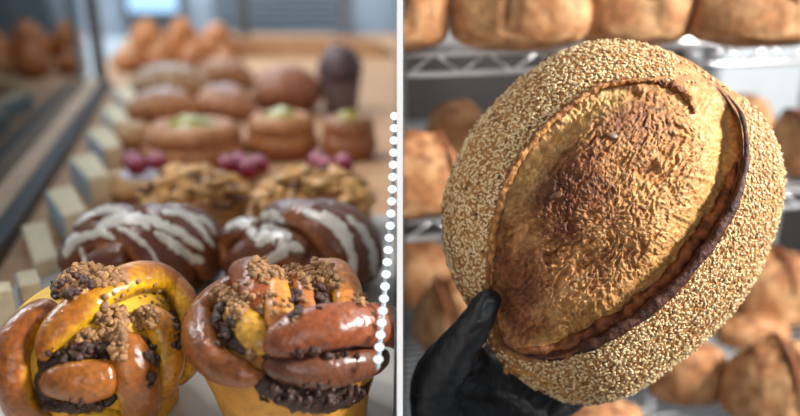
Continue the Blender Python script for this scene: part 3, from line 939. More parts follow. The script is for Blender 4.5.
# ---- wooden price blocks along the channel
def block(corners, h, label, card=True, z0=None):
    z0 = TRAY_Z if z0 is None else z0
    q = np.array(corners, float)
    c = q.mean(0)
    b = thing('price_block', (c[0], c[1], z0), label, 'price holder', 'pale wooden price blocks along the case front')
    inset = lambda s, z: np.column_stack([c[0] + (q[:, 0] - c[0]) * s, c[1] + (q[:, 1] - c[1]) * s, np.full(4, z)])
    V = np.vstack([inset(0.97, z0), inset(1, z0 + 0.0015), inset(1, z0 + h - 0.0015), inset(0.95, z0 + h)])
    F = [(k * 4 + j, k * 4 + (j + 1) % 4, (k + 1) * 4 + (j + 1) % 4, (k + 1) * 4 + j) for k in range(3) for j in range(4)] + [(3, 2, 1, 0), (12, 13, 14, 15)]
    M().add(V, F).build('wood_body', MT['pale_wood'], b, smooth=False)
    if card:
        a, d = q[0, :2], q[3, :2]                  # the side that faces the channel
        n = np.array([-(d - a)[1], (d - a)[0]]); n /= np.linalg.norm(n)
        if np.dot(n, a - c[:2]) < 0: n = -n
        P = [(*(a + (d - a) * s + n * o), z0 + z) for o in (0.0003, 0.0016) for s, z in ((0.0, 0.001), (1.0, 0.001), (1.0, h - 0.001), (0.0, h - 0.001))]
        M().add(np.array(P), [(0, 1, 2, 3), (7, 6, 5, 4), (0, 4, 5, 1), (1, 5, 6, 2), (2, 6, 7, 3), (3, 7, 4, 0)]).build('price_card', MT['card'], b, smooth=False)
    return b

def quad(pxs, ztop):
    return [on_z(x, y, ztop)[:2] for x, y in pxs]
# corners: near-channel front, near-counter front, near-counter back, near-channel back
block(quad([(34, 263), (57, 256), (46, 220), (21, 225)], TRAY_Z + 0.016), 0.016, 'low pale price block lying behind the yellow babka bun', False)
block(quad([(64, 216), (86, 210), (72, 184), (46, 190)], TRAY_Z + 0.034), 0.034, 'tall price block with grey card, first behind the low block')
block(quad([(89, 178), (109, 174), (94, 152), (69, 157)], TRAY_Z + 0.036), 0.036, 'price block with grey card beside the sugar-glazed danish')
block(quad([(104, 148), (122, 145), (108, 126), (86, 130)], TRAY_Z + 0.034), 0.034, 'price block beside the small tan croissant')
block(quad([(112, 122), (130, 120), (120, 104), (102, 107)], TRAY_Z + 0.034), 0.034, 'price block at the end of the long pale croissant')
block(quad([(124, 101), (140, 99), (130, 86), (114, 88)], TRAY_Z + 0.034), 0.034, 'farthest price block, before the far orange buns')
block(quad([(-8, 288), (11, 286), (9, 276), (-10, 278)], TRAY_Z + 0.044), 0.040, 'upright price block cut by the picture edge beside the yellow babka bun', False)
block(quad([(19, 284), (40, 280), (36, 266), (16, 270)], TRAY_Z + 0.036), 0.034, 'upright price block with grey card touching the yellow babka bun')

# ---- LED strip mirrored in glass, built here as glowing beads
def led_reflection():
    S = spline([(394.5, 116, 0.420), (393, 170, 0.410), (390.5, 220, 0.400), (386.5, 270, 0.388), (381.5, 325, 0.374), (377, 372, 0.364)], 60)
    P = W(S[:, 0], S[:, 1], S[:, 2])
    t = thing('led_reflection', P[-1], 'slanting reflection of white LEDs, built as glowing beads beside the white divider', 'reflection')
    V, F, s, q = tube(P + CF * 0.0022, 0.0026, 0.0008, -CF, 8, cap=0.01)
    M().add(V, F).build('reflection_backing', MT['card'], t)
    SV, SF = sphere_dirs(10, 8)
    for r in spline(S[::4], 21):
        c = W(r[0], r[1], r[2])
        M().add(SV * np.array([0.0027, 0.0012, 0.0025]) + c, SF).build('reflected_diode', MT['reflected_diode'], t)
led_reflection()

# ------------------------------------------------------------------ RIGHT: wire rack
rk0 = W(405, 75, 0.66)
Z1 = rk0[2]
tmp = on_z(800, 62, Z1)
E1 = (tmp - rk0); E1[2] = 0; E1 /= np.linalg.norm(E1)
E2 = np.array([-E1[1], E1[0], 0.0])
S0 = (WALL_R + 0.004 - rk0[0]) / E1[0]

def rackp(s, d, z):
    p = rk0 + E1 * s + E2 * d
    return np.array([p[0], p[1], z])
def plane_hit(px, py):
    r = CF + CR * ((px - 400) / FPX) + CU * ((208 - py) / FPX)
    t = np.dot(rk0 - CAMLOC, E2) / np.dot(r, E2)
    return CAMLOC + r * t
Z2 = plane_hit(420, 238)[2]
Z3 = on_z(760, 404, 0)[2]
Z3 = W(700, 400, 0.80)[2]
RACK_END = 0.62; RACK_DEEP = 0.46

def rack():
    t = thing('wire_rack', (rk0[0] + 0.3, rk0[1] + 0.2, 0.0), 'chrome wire shelving rack full of loaves', 'rack')
    for zi, (z, front) in enumerate(((Z1, 0.0), (Z2, 0.0), (Z3, -0.16))):
        back = RACK_DEEP
        lim = lambda d: (WALL_R + 0.004 - rk0[0] - E2[0] * d) / E1[0]
        mb = M()
        k = 0
        d = front + 0.012
        while d < back - 0.005:
            mb.add(*rod(rackp(lim(d), d, z + 0.022), rackp(RACK_END, d, z + 0.022), 0.0015, 6))
            d += 0.0125
        sh = mb.build('shelf', MT['chrome'], t)
        for d, rn in ((front, 'front_rail'), (back, 'back_rail')):
            mb = M()
            mb.add(*rod(rackp(lim(d), d, z), rackp(RACK_END, d, z), 0.0030, 10))
            mb.add(*rod(rackp(lim(d), d, z + 0.019), rackp(RACK_END, d, z + 0.019), 0.0030, 10))
            s = lim(d) + 0.002; up = True
            while s < RACK_END - 0.03:
                a = rackp(s, d, z if up else z + 0.019); b = rackp(s + 0.026, d, z + 0.019 if up else z)
                mb.add(*rod(a, b, 0.0018, 6))
                s += 0.026; up = not up
            mb.build(rn, MT['chrome'], sh)
        mb = M()
        for s in (0.17, 0.36, RACK_END - 0.004):
            mb.add(*rod(rackp(s, front, z + 0.014), rackp(s, back, z + 0.014), 0.0032, 8))
        mb.build('crossbar', MT['chrome'], sh)
    for s, d in ((RACK_END + 0.012, -0.005), (RACK_END + 0.012, RACK_DEEP)):
        mb = M().add(*rod(rackp(s, d, 0.0), rackp(s, d, 1.9), 0.0125, 14))
        for k in range(70):
            z = 0.1 + k * 0.025
            mb.add(*rod(rackp(s, d, z), rackp(s, d, z + 0.003), 0.0136, 14))
        mb.build('post', MT['chrome'], t)
rack()
TOPZ = 0.0237      # wire tops above a shelf's rail height

def loaf(label, px, py, z, w, h, yaw, seed, off=0.1, bend=0.2, deep=0.9, clampx=None, group='', ear=True, tone=1.0):
    base = on_z(px, py, z)
    d = depth_of(base); rx = w / 2 / FPX * d; ry = rx * deep; hh = h / FPX * d
    c = np.array([base[0], base[1], z])
    b = thing('round_loaf', c, label, 'loaf', group)
    D, F = sphere_dirs(72, 44)
    x, y, zz = D[:, 0], D[:, 1], D[:, 2]
    sg = lambda v, e: np.sign(v) * np.abs(v) ** e
    U = np.column_stack([sg(x, 0.92), sg(y, 0.92), np.where(zz > 0, sg(zz, 0.85), sg(zz, 0.6) * 0.45)])
    g = x - off - bend * y * y
    m = sstep(-0.25, 0.15, zz)
    disp = m * (-0.20 * np.exp(-((g - 0.06) / 0.08) ** 2) + 0.07 * np.exp(-((g + 0.07) / 0.07) ** 2) + 0.03 * sstep(0.1, 0.35, g)) if ear else 0 * g
    lump = 0.05 * fbm(D * 1.8 + seed * 3.1, 3) + 0.016 * fbm(D * 9 + seed, 3)
    U = U * (1 + disp + lump)[:, None]
    V = U * np.array([rx, ry, hh * 0.69])
    V[:, 2] += hh * 0.31
    V[:, 2] = np.maximum(V[:, 2], 0)
    V = xf(V, c, yaw)
    nb = fbm(D * 2.6 + seed, 4)
    light = np.array(lin(196, 150, 104)) * tone; mid = np.array(lin(166, 112, 70)) * tone; brn = np.array(lin(122, 72, 42)) * tone
    C = mixc(light, mid, sstep(-0.5, 0.4, nb))
    C = mixc(C, brn, sstep(0.45, 1.05, zz * 0.8 + 0.7 * fbm(D * 3.3 + seed + 7, 3)) * 0.9)
    if ear:
        C = mixc(C, np.array(lin(214, 170, 118)) * tone, m * np.exp(-((g - 0.07) / 0.07) ** 2) * 0.8)
        C = mixc(C, np.array(lin(92, 50, 28)) * tone, m * np.exp(-((g + 0.0) / 0.06) ** 2) * 0.9)
    M().add(V, F, C).build('crust', MT['loaf'], b, clampx=clampx)
    if ear:
        a = np.linspace(-1.30, 1.25, 40)
        ey = -np.cos(a + math.pi / 2) * -1
        ey = np.sin(a); ez = np.cos(a)
        ex = off - 0.02 + bend * ey * ey
        R = np.sqrt(np.clip(1 - ex ** 2, 0.05, 1))
        E = np.column_stack([ex, ey * R, np.where(ez > 0, ez * R, 0)])
        E = np.column_stack([sg(E[:, 0], .92), sg(E[:, 1], .92), sg(E[:, 2], .85)])
        P = E * 1.05 * np.array([rx, ry, hh * 0.69]) + np.array([0, 0, hh * 0.31])
        P = xf(P, c, yaw)
        N = xf(E / np.array([rx, ry, hh * 0.69]), (0, 0, 0), yaw)
        N /= np.linalg.norm(N, axis=1)[:, None]
        V, F, s, t = tube(P, rx * 0.17, rx * 0.16, N, 10, cap=0.4, rough=0.3, rs=90)
        M().add(V, F, mixc(np.array(lin(70, 38, 24)) * tone, np.array(lin(122, 70, 40)) * tone, sstep(-0.3, 0.8, s + 0.4 * fbm(V * 120, 2)))).build('ear', MT['loaf'], b, clampx=clampx)
    return b

G1 = 'loaves on the top rack shelf'; G2 = 'loaves on the middle rack shelf'; G3 = 'loaves on the lowest rack shelf'
CXR = WALL_R + 0.0012
za, zb, zc = Z1 + TOPZ, Z2 + TOPZ, Z3 + TOPZ
loaf('top-shelf loaf pressed against the white divider', 404, 50, za, 88, 92, 0.1, 1, clampx=CXR, group=G1, deep=0.6, off=-0.3)
loaf('top-shelf loaf with a split crown, beside the one against the divider', 516, 50, za, 136, 90, -0.12, 2, off=0.0, bend=-0.2, group=G1, deep=0.5)
loaf('top-shelf loaf with its ear directly above the big sesame loaf', 630, 46, za, 122, 82, 0.1, 3, off=-0.1, bend=0.15, group=G1, deep=0.55)
loaf('widest top-shelf loaf, at the far end of the rack', 752, 47, za, 140, 78, 0.0, 4, off=0.05, bend=0.2, group=G1, deep=0.5)
loaf('top-shelf loaf in the back row between the two middle front loaves', 590, 27, za, 110, 60, 0.3, 5, off=-0.2, group=G1, deep=0.6, ear=False, tone=0.85)
loaf('middle-shelf loaf pressed against the white divider', 412, 214, zb, 96, 84, 0.2, 6, off=0.5, clampx=CXR, group=G2, deep=0.7)
loaf('middle-shelf loaf half hidden behind the one against the divider', 456, 172, zb, 66, 72, 0.0, 7, off=-0.4, group=G2, ear=False)
loaf('middle-shelf loaf peeping out behind the upper edge of the sesame loaf', 507, 172, zb, 60, 64, 0.2, 8, off=0.0, group=G2)
loaf('middle-shelf loaf beside the rack post, cut by the picture edge', 808, 174, zb, 90, 66, 0.0, 9, off=-0.5, group=G2, deep=0.8)
loaf('middle-shelf loaf just clearing the sesame loaf before the white cabinet', 738, 142, zb, 58, 48, 0.0, 10, off=0.2, group=G2, ear=False)
loaf('lowest-shelf loaf in the back row against the white divider', 414, 300, zc, 86, 62, 0.1, 11, off=0.4, clampx=CXR, group=G3, deep=0.8, ear=False)
loaf('lowest-shelf loaf just above the gloved thumb', 452, 348, zc, 76, 74, 0.0, 12, off=-0.35, bend=0.3, group=G3, deep=0.8)
loaf('upper lowest-shelf loaf with a long seam, behind the sesame rim', 764, 322, zc, 88, 76, 0.05, 13, off=0.0, bend=0.10, group=G3, deep=0.7)
loaf('flat lowest-shelf loaf squeezed between the two seamed loaves', 750, 345, zc, 74, 32, 0.0, 14, group=G3, deep=0.5, ear=False)
loaf('front lowest-shelf loaf with a deep dark seam', 766, 418, zc, 96, 86, -0.05, 15, off=-0.02, bend=0.16, group=G3, deep=0.62)
loaf('small plain lowest-shelf loaf beneath the sesame rim', 686, 398, zc, 80, 62, 0.1, 16, off=-0.1, group=G3, deep=0.62, ear=False)
loaf('lowest-shelf loaf directly under the sesame loaf, mostly cut by the picture edge', 598, 436, zc, 90, 40, 0.1, 17, group=G3, deep=0.5, ear=False)

# white cabinet far behind the rack
def cabinet():
    a = W(706, 116, 1.75); b_ = W(790, 10, 1.75)
    t = thing('white_cabinet', ((a[0] + b_[0]) / 2, a[1] + 0.1, 0.0), 'white metal cabinet standing behind the rack', 'cabinet')
    y0 = a[1]
    M().add(*box_vf((a[0], y0, 0.0), (b_[0] + 0.02, y0 + 0.12, 1.5), 0.006)).build('body', MT['white_metal'], t, smooth=False)
    M().add(*box_vf((a[0] + 0.008, y0 - 0.016, a[2]), (b_[0], y0, 1.48), 0.004)).build('door', MT['white_metal'], t, smooth=False)
    M().add(*box_vf((a[0] + 0.0, y0 - 0.03, a[2] - 0.03), (b_[0] + 0.02, y0, a[2] - 0.002), 0.003)).build('ledge', MT['post'], t, smooth=False)
cabinet()

# ------------------------------------------------------------------ the big sesame loaf
OUT = np.array([(610, 40), (650, 45), (688, 60), (715, 78), (742, 97), (766, 121), (780, 150), (785, 183), (781, 215), (770, 248), (753, 284), (733, 312),
                (706, 340), (680, 362), (650, 384), (620, 399), (592, 405), (565, 402), (540, 391), (515, 376), (496, 357), (480, 332), (466, 304),
                (455, 284), (447, 262), (443, 238), (442, 210), (446, 186), (455, 164), (466, 140), (481, 118), (502, 95), (531, 70), (560, 52), (585, 43)], float)
BC = np.array([612.0, 224.0])
def _out_tab():
    P = np.vstack([OUT, OUT[:1]])
    S = []
    n = len(OUT)
    Q = np.vstack([OUT[-2:], OUT, OUT[:3]])
    for i in range(n):
        p0, p1, p2, p3 = Q[i + 1], Q[i + 2], Q[i + 3], Q[i + 4]
        for u in np.linspace(0, 1, 12, endpoint=False):
            S.append(0.5 * (2 * p1 + (p2 - p0) * u + (2 * p0 - 5 * p1 + 4 * p2 - p3) * u * u + (3 * p1 - p0 - 3 * p2 + p3) * u ** 3))
    S = np.array(S) - BC
    a = np.arctan2(S[:, 1], S[:, 0]); r = np.hypot(S[:, 0], S[:, 1])
    i = np.argsort(a); a = a[i]; r = r[i]
    return np.concatenate([a - 2 * math.pi, a, a + 2 * math.pi]), np.concatenate([r, r, r])
OA, OR_ = _out_tab()
def out_r(theta):
    return np.interp(theta, OA, OR_)

GL = spline([(662, 82), (630, 82), (600, 88), (571, 106), (547, 127), (527, 151), (511, 177), (501, 205), (495, 232), (491, 262), (490, 292), (494, 320), (503, 345)], 60)
GR = spline([(718, 88), (732, 108), (740, 135), (740, 162), (732, 192), (718, 222), (701, 248), (682, 272), (660, 295), (636, 316), (608, 335), (580, 348), (550, 357), (524, 355), (503, 345)], 70)
POLY = np.vstack([GL, GR[::-1]])
def dist_line(P, L):
    best = np.full(len(P), 1e9); tt = np.zeros(len(P))
    for k in range(len(L) - 1):
        a, b = L[k], L[k + 1]
        ab = b - a
        t = np.clip(((P - a) @ ab) / (ab @ ab + 1e-9), 0, 1)
        d = np.hypot(*(P - a - t[:, None] * ab).T)
        m = d < best
        best[m] = d[m]; tt[m] = (k + t[m]) / (len(L) - 1)
    return best, tt
def inside(P, poly):
    c = np.zeros(len(P), bool)
    n = len(poly)
    for k in range(n):
        a, b = poly[k], poly[(k + 1) % n]
        if a[1] == b[1]: continue
        m = (a[1] > P[:, 1]) != (b[1] > P[:, 1])
        c ^= m & (P[:, 0] < (b[0] - a[0]) * (P[:, 1] - a[1]) / (b[1] - a[1]) + a[0])
    return c

BD = 0.472; HF = 0.060; HB = 0.038
def bread_fields(P):
    q = P - BC
    th = np.arctan2(q[:, 1], q[:, 0])
    rho = np.hypot(q[:, 0], q[:, 1]) / out_r(th)
    ins = inside(P, POLY)
    dl, tl = dist_line(P, GL)
    dr, tr = dist_line(P, GR)
    sgn = np.where(ins, 1.0, -1.0)
    return rho, sgn * dl, sgn * dr, tl, tr, ins

def crust_height(P, f):
    """extra height in metres above the plain dome"""
    rho, sl, sr, tl, tr, ins = f
    w3 = np.column_stack([P * 0.035, np.zeros(len(P))])
    wob = fbm(w3, 3)
    s_in = np.minimum(np.abs(sl), np.abs(sr))
    endf_l = sstep(0.0, 0.10, tl) * (1 - sstep(0.88, 1.0, tl))
    endf_r = sstep(0.0, 0.10, tr) * (1 - sstep(0.80, 0.98, tr))
    h = np.where(ins, 0.0065 * sstep(8, 48, s_in), 0.0)
    # left opening: torn crumb strip; right opening: deep groove under the ear
    h += np.where(ins, -0.0060 * endf_l * np.exp(-((sl - 11 - 4 * wob) / 11) ** 2), 0)
    h += np.where(ins, -0.0150 * endf_r * np.exp(-((sr - 15 - 4 * wob) / 13) ** 2), 0)
    h += np.where(~ins, 0.0030 * np.exp(-(sl / 5) ** 2) + 0.0035 * np.exp(-(sr / 8) ** 2), 0)
    # blistered, wrinkled crust
    ang = 0.9
    c, s = math.cos(ang), math.sin(ang)
    R = np.column_stack([P[:, 0] * c - P[:, 1] * s, P[:, 0] * s + P[:, 1] * c, 0 * P[:, 0]])
    warp = fbm(R * 0.02 + 4, 3)
    A = np.column_stack([R[:, 0] * 0.05 + 1.3 * warp, R[:, 1] * 0.11 + 1.3 * warp, 0 * warp])
    rid = 1 - np.abs(fbm(A, 4))
    big = fbm(np.column_stack([P * 0.016, 0 * wob + 3]), 2)
    fib_r = 1 - 1.6 * np.abs(fbm(np.column_stack([tr * 34 + 0.5 * warp, sr * 0.022 + warp, 0 * warp]), 3))
    fib_l = 1 - 1.6 * np.abs(fbm(np.column_stack([tl * 30 + 0.5 * warp, sl * 0.03 + warp, 0 * warp + 6]), 3))
    h += np.where(ins, 0.0016 * fib_r * sstep(62, 22, sr) * sstep(0, 8, sr) + 0.0014 * fib_l * sstep(50, 15, sl) * sstep(0, 5, sl), 0)
    fine = fbm(np.column_stack([P * 0.16 + 0.8 * warp[:, None], 0 * wob + 9]), 4)
    h += np.where(ins, 0.0008 * np.abs(fine) * sstep(2, 12, s_in), 0)
    h += np.where(ins, 0.0026 * (rid - 0.7) * sstep(4, 20, s_in) + 0.0025 * big * sstep(10, 40, s_in) + 0.0006 * fbm(np.column_stack([P * 0.25, 0 * wob]), 3), 0.0005 * fbm(np.column_stack([P * 0.12, 0 * wob]), 2))
    return h, rid, warp

def bread_point(P, f=None, add=0.0):
    f = bread_fields(P) if f is None else f
    rho = np.clip(f[0], 0, 1)
    h, rid, warp = crust_height(P, f)
    edge = 1 - rho ** 10
    z = HF * np.clip(1 - rho ** 2.5, 0, 1) ** 0.52 + h * edge + add
    d = BD - z
    return W(P[:, 0], P[:, 1], d)

def bread():
    NT, NR = 760, 230
    th = np.arange(NT) * 2 * math.pi / NT - math.pi
    rr = 1 - (1 - np.linspace(0, 1, NR + 1)[1:]) ** 1.35
    R = out_r(th)
    P = [BC[None, :]]
    for r in rr:
        P.append(BC + np.column_stack([np.cos(th) * R * r, np.sin(th) * R * r]))
    P = np.vstack(P)
    f = bread_fields(P)
    front = bread_point(P, f)
    rho, sl, sr, tl, tr, ins = f
    h, rid, warp = crust_height(P, f)
    # the crust's own colours
    n1 = fbm(np.column_stack([P * 0.028, 0 * rho + 2]), 4)
    n2 = fbm(np.column_stack([P * 0.12, 0 * rho + 5]), 4)
    golden = np.array(lin(192, 132, 72)); pale = np.array(lin(226, 186, 126)); brown = np.array(lin(118, 64, 34)); dark = np.array(lin(80, 42, 24))
    crumb = np.array(lin(230, 190, 124))
    n3 = fbm(np.column_stack([P * 0.22 + 0.7 * warp[:, None], 0 * rho + 8]), 4)
    C = mixc(golden, pale, sstep(-0.15, 0.75, n3 * 0.7 + (rid - 0.72) * 1.2))
    # browner towards the upper middle and down the near flank of the ridge
    x, y = P[:, 0], P[:, 1]
    bm = 0.95 * np.exp(-((x - 565) / 52) ** 2 - ((y - 190) / 62) ** 2)
    bm = np.maximum(bm, 0.95 * np.exp(-((x - 520) / 36) ** 2 - ((y - 285) / 66) ** 2))
    bm = np.maximum(bm, 0.80 * np.exp(-((x - 622) / 46) ** 2 - ((y - 118) / 34) ** 2))
    bm = np.maximum(bm, 0.45 * np.exp(-((x - 600) / 60) ** 2 - ((y - 250) / 60) ** 2))
    k = sstep(0.02, 0.78, bm + 0.28 * n1 + 0.34 * n3 - 0.25 * (rid - 0.72))
    C = mixc(C, brown, k * 0.92)
    C = mixc(C, dark, sstep(0.65, 1.25, bm + 0.5 * n1 + 0.5 * n3) * 0.85)
    cl = np.exp(-((sl - 12) / 13) ** 2) * sstep(0.06, 0.16, tl) * (1 - sstep(0.50, 0.68, tl))
    C = mixc(C, crumb, cl * (0.55 + 0.45 * sstep(-0.2, 0.4, n2)))
    cr = np.exp(-((sr - 15) / 13) ** 2) * sstep(0.04, 0.14, tr) * (1 - sstep(0.82, 0.95, tr))
    C = mixc(C, np.array(lin(206, 156, 92)), cr * 0.8)
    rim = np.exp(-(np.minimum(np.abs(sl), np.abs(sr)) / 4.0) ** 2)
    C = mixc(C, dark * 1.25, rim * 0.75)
    under = mixc(np.array(lin(188, 140, 84)), np.array(lin(158, 106, 58)), sstep(-0.4, 0.5, n2))
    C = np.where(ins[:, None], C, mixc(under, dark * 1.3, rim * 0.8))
    F = []
    idx = lambda i, j: 1 + i * NT + j % NT
    for j in range(NT):
        F.append((0, idx(0, j + 1), idx(0, j)))
    for i in range(NR - 1):
        for j in range(NT):
            F.append((idx(i, j), idx(i, j + 1), idx(i + 1, j + 1), idx(i + 1, j)))
    # back of the loaf: a shallower dome
    NB = 24
    rb = np.linspace(1, 0, NB + 1)[1:]
    off = len(front)
    Bk, CB = [], []
    for r in rb[:-1]:
        Q = BC + np.column_stack([np.cos(th) * R * r, np.sin(th) * R * r])
        z = HB * np.clip(1 - r ** 2.4, 0, 1) ** 0.5
        Bk.append(W(Q[:, 0], Q[:, 1], BD + z)); CB.append(np.repeat(np.array([lin(176, 116, 60)]), NT, 0))
    Bk.append(W(BC[0], BC[1], BD + HB)[None, :]); CB.append(np.array([lin(150, 92, 46)]))
    V = np.vstack([front] + Bk); C = np.vstack([C] + CB)
    last = NR - 1
    bidx = lambda i, j: off + i * NT + j % NT
    for j in range(NT):
        F.append((idx(last, j), idx(last, j + 1), bidx(0, j + 1), bidx(0, j)))
    for i in range(NB - 2):
        for j in range(NT):
            F.append((bidx(i, j), bidx(i, j + 1), bidx(i + 1, j + 1), bidx(i + 1, j)))
    for j in range(NT):
        F.append((bidx(NB - 2, j), bidx(NB - 2, j + 1), len(V) - 1))
    base = W(BC[0], 400, BD)
    t = thing('sesame_loaf', base, 'big scored sourdough loaf crusted with sesame seeds, held up by a gloved hand', 'loaf')
    M().add(V, F, C).build('crust', MT['crust'], t)
    return t
loaf_big = bread()

def ribbon(parent, name, pts, w, lift, top, side, rough=0.30, rs=130, flat=0.8, mat='crust'):
    S = spline(pts, 240)
    f = bread_fields(S[:, :2])
    P = bread_point(S[:, :2], f)
    e = 2.0
    Pa = bread_point(S[:, :2] + [e, 0]); Pb = bread_point(S[:, :2] + [0, e])
    N = np.cross(Pb - P, Pa - P); N /= np.linalg.norm(N, axis=1)[:, None] + 1e-12
    N = 0.4 * N - 0.6 * CF; N /= np.linalg.norm(N, axis=1)[:, None]
    for k in range(6):
        P[1:-1] = (P[:-2] + 2 * P[1:-1] + P[2:]) / 4
    wid = S[:, 2] * 0.44 / FPX if S.shape[1] > 2 else w * 0.44 / FPX
    P = P - CF * lift
    V, F, s, t = tube(P, wid, wid * flat, N, 26, cap=0.10, rough=rough, rs=rs)
    n = fbm(V * 160, 4)
    C = mixc(side, top, sstep(-0.4, 0.6, n + 0.3 * s))
    return M().add(V, F, C).build(name, MT[mat], parent)

EAR = [(722, 92, 5), (736, 112, 8), (741, 138, 9), (740, 164, 9), (732, 193, 13), (718, 221, 15), (700, 248, 17), (681, 271, 18), (658, 294, 18), (633, 314, 18), (604, 333, 18), (574, 346, 16), (546, 353, 12), (520, 352, 7)]
ribbon(loaf_big, 'ear', [(x + 3, y + 3, w * 0.62) for x, y, w in EAR], 8, 0.0030, lin(84, 46, 30), lin(52, 28, 20), rough=0.5, rs=70)
ribbon(loaf_big, 'ear', [(x - 4, y - 3, w * 0.85) for x, y, w in EAR[3:]], 8, 0.0006, lin(150, 92, 54), lin(84, 46, 28), rough=0.7, rs=75)
ribbon(loaf_big, 'torn_edge', [(655, 80, 4), (628, 81, 5), (600, 87, 6), (572, 105, 6), (547, 126, 6), (527, 150, 6), (511, 176, 7), (500, 206, 7), (494, 234, 6), (491, 262, 6), (490, 290, 5)],
       6, 0.0004, lin(196, 138, 78), lin(128, 76, 38), rough=0.9, rs=240)
ribbon(loaf_big, 'torn_edge', [(650, 82, 5), (666, 84, 8), (680, 92, 9), (690, 103, 8), (694, 114, 4)], 8, 0.0012, lin(176, 112, 56), lin(96, 52, 26), rough=0.8, rs=240)

# sesame seeds: nobody could count them
def seeds(parent):
    rg = np.random.RandomState(4)
    step = 2.8
    gx, gy = np.meshgrid(np.arange(436, 790, step), np.arange(34, 410, step))
    P = np.column_stack([gx.ravel(), gy.ravel()])
    P = P + rg.uniform(-1.7, 1.7, P.shape)
    f = bread_fields(P)
    rho, sl, sr, tl, tr, ins = f
    s = np.minimum(np.abs(sl), np.abs(sr))
    keep = (~ins) & (s > 3 + 2.5 * rg.rand(len(P))) & (rho < 0.992)
    # a bare rind at the top end and a thinner cover low down beside the thumb
    bare = (P[:, 0] > 676) & (P[:, 0] < 742) & (P[:, 1] < 116) & (P[:, 1] - 60 > (P[:, 0] - 676) * 0.60)
    keep &= ~(bare & (rg.rand(len(P)) < 0.85))
    low = (P[:, 1] > 300) & (P[:, 0] < 520)
    keep &= ~(low & (rg.rand(len(P)) < 0.55))
    P = P[keep]
    # rim seeds: extra ones where the surface turns away
    th = rg.uniform(-math.pi, math.pi, 1500); rr = 0.955 + 0.045 * np.sqrt(rg.rand(1500))
    Q = BC + np.column_stack([np.cos(th), np.sin(th)]) * (out_r(th) * rr)[:, None]
    qb = (Q[:, 0] > 676) & (Q[:, 0] < 742) & (Q[:, 1] < 116)
    ql = (Q[:, 0] < 520) & (Q[:, 1] > 270)
    Q = Q[~qb & ~ql]
    P = np.vstack([P, Q])
    f = bread_fields(P)
    B = bread_point(P, f)
    Pa = bread_point(P + [1.2, 0]); Pb = bread_point(P + [0, 1.2])
    N = np.cross(Pb - B, Pa - B); N /= np.linalg.norm(N, axis=1)[:, None] + 1e-12
    N[(N @ CF) > 0] *= -1
    n = len(P)
    N = N + rg.normal(size=(n, 3)) * 0.28; N /= np.linalg.norm(N, axis=1)[:, None]
    T = np.cross(N, rg.normal(size=(n, 3))); T /= np.linalg.norm(T, axis=1)[:, None]
    S = np.cross(N, T)
    SV, SF = sphere_dirs(6, 5)
    shp = SV.copy()
    shp[:, 1] *= (1 - 0.35 * shp[:, 0]); shp[:, 2] *= (1 - 0.25 * shp[:, 0])
    L = rg.uniform(0.00115, 0.00170, n); Wd = L * rg.uniform(0.46, 0.62, n); H = L * rg.uniform(0.32, 0.45, n)
    V = B[:, None, :] + N[:, None, :] * (H * rg.uniform(0.3, 1.5, n))[:, None, None] + T[:, None, :] * (shp[None, :, 0] * L[:, None])[..., None] + S[:, None, :] * (shp[None, :, 1] * Wd[:, None])[..., None] + N[:, None, :] * (shp[None, :, 2] * H[:, None])[..., None]
    m = len(SV)
    F = []
    for i in range(n):
        b = i * m
        F += [tuple(k + b for k in fc) for fc in SF]
    u = rg.rand(n)
    base = mixc(lin(214, 182, 130), lin(240, 218, 172), u)
    base = np.where((rg.rand(n) < 0.16)[:, None], np.array(lin(178, 128, 70)), base)
    base = np.where((rg.rand(n) < 0.025)[:, None], np.array(lin(96, 62, 40)), base)
    C = np.repeat(base, m, 0)
    o = M()
    o.V = [V.reshape(-1, 3)]; o.F = F; o.C = [C]; o.n = n * m
    ob = o.build('sesame_seeds', MT['seed'], parent)
    ob['kind'] = 'stuff'
    # larger pumpkin seeds baked on low down, and one on the crown
    rg = np.random.RandomState(9)
    spots = [(611, 136), (556, 196)] + [(rg.uniform(505, 585), 0) for k in range(16)]
    for k, (x, y) in enumerate(spots):
        if y == 0:
            y = 360 + (x - 505) * 0.40 + rg.uniform(0, 10)
        q = np.array([[x, y]], float)
        p = bread_point(q)[0]
        a = bread_point(q + [1.5, 0])[0]; b = bread_point(q + [0, 1.5])[0]
        nn = np.cross(b - p, a - p); nn /= np.linalg.norm(nn)
        if nn @ CF > 0: nn = -nn
        tt = np.cross(nn, rg.normal(size=3)); tt /= np.linalg.norm(tt); ss = np.cross(nn, tt)
        s1, s2, s3 = 0.0042, 0.0024, 0.0011
        if y > 200: s1 *= 0.8; s2 *= 0.8
        sv, sf = sphere_dirs(12, 8)
        sv = sv.copy(); sv[:, 1] *= (1 - 0.3 * sv[:, 0])
        vv = p + nn * 0.0007 + tt * (sv[:, :1] * s1) + ss * (sv[:, 1:2] * s2) + nn * (sv[:, 2:] * s3)
        col = lin(112, 74, 48) if y < 250 else lin(190, 138, 70)
        M().add(vv, sf, col).build('pumpkin_seed', MT['seed'], parent)
seeds(loaf_big)

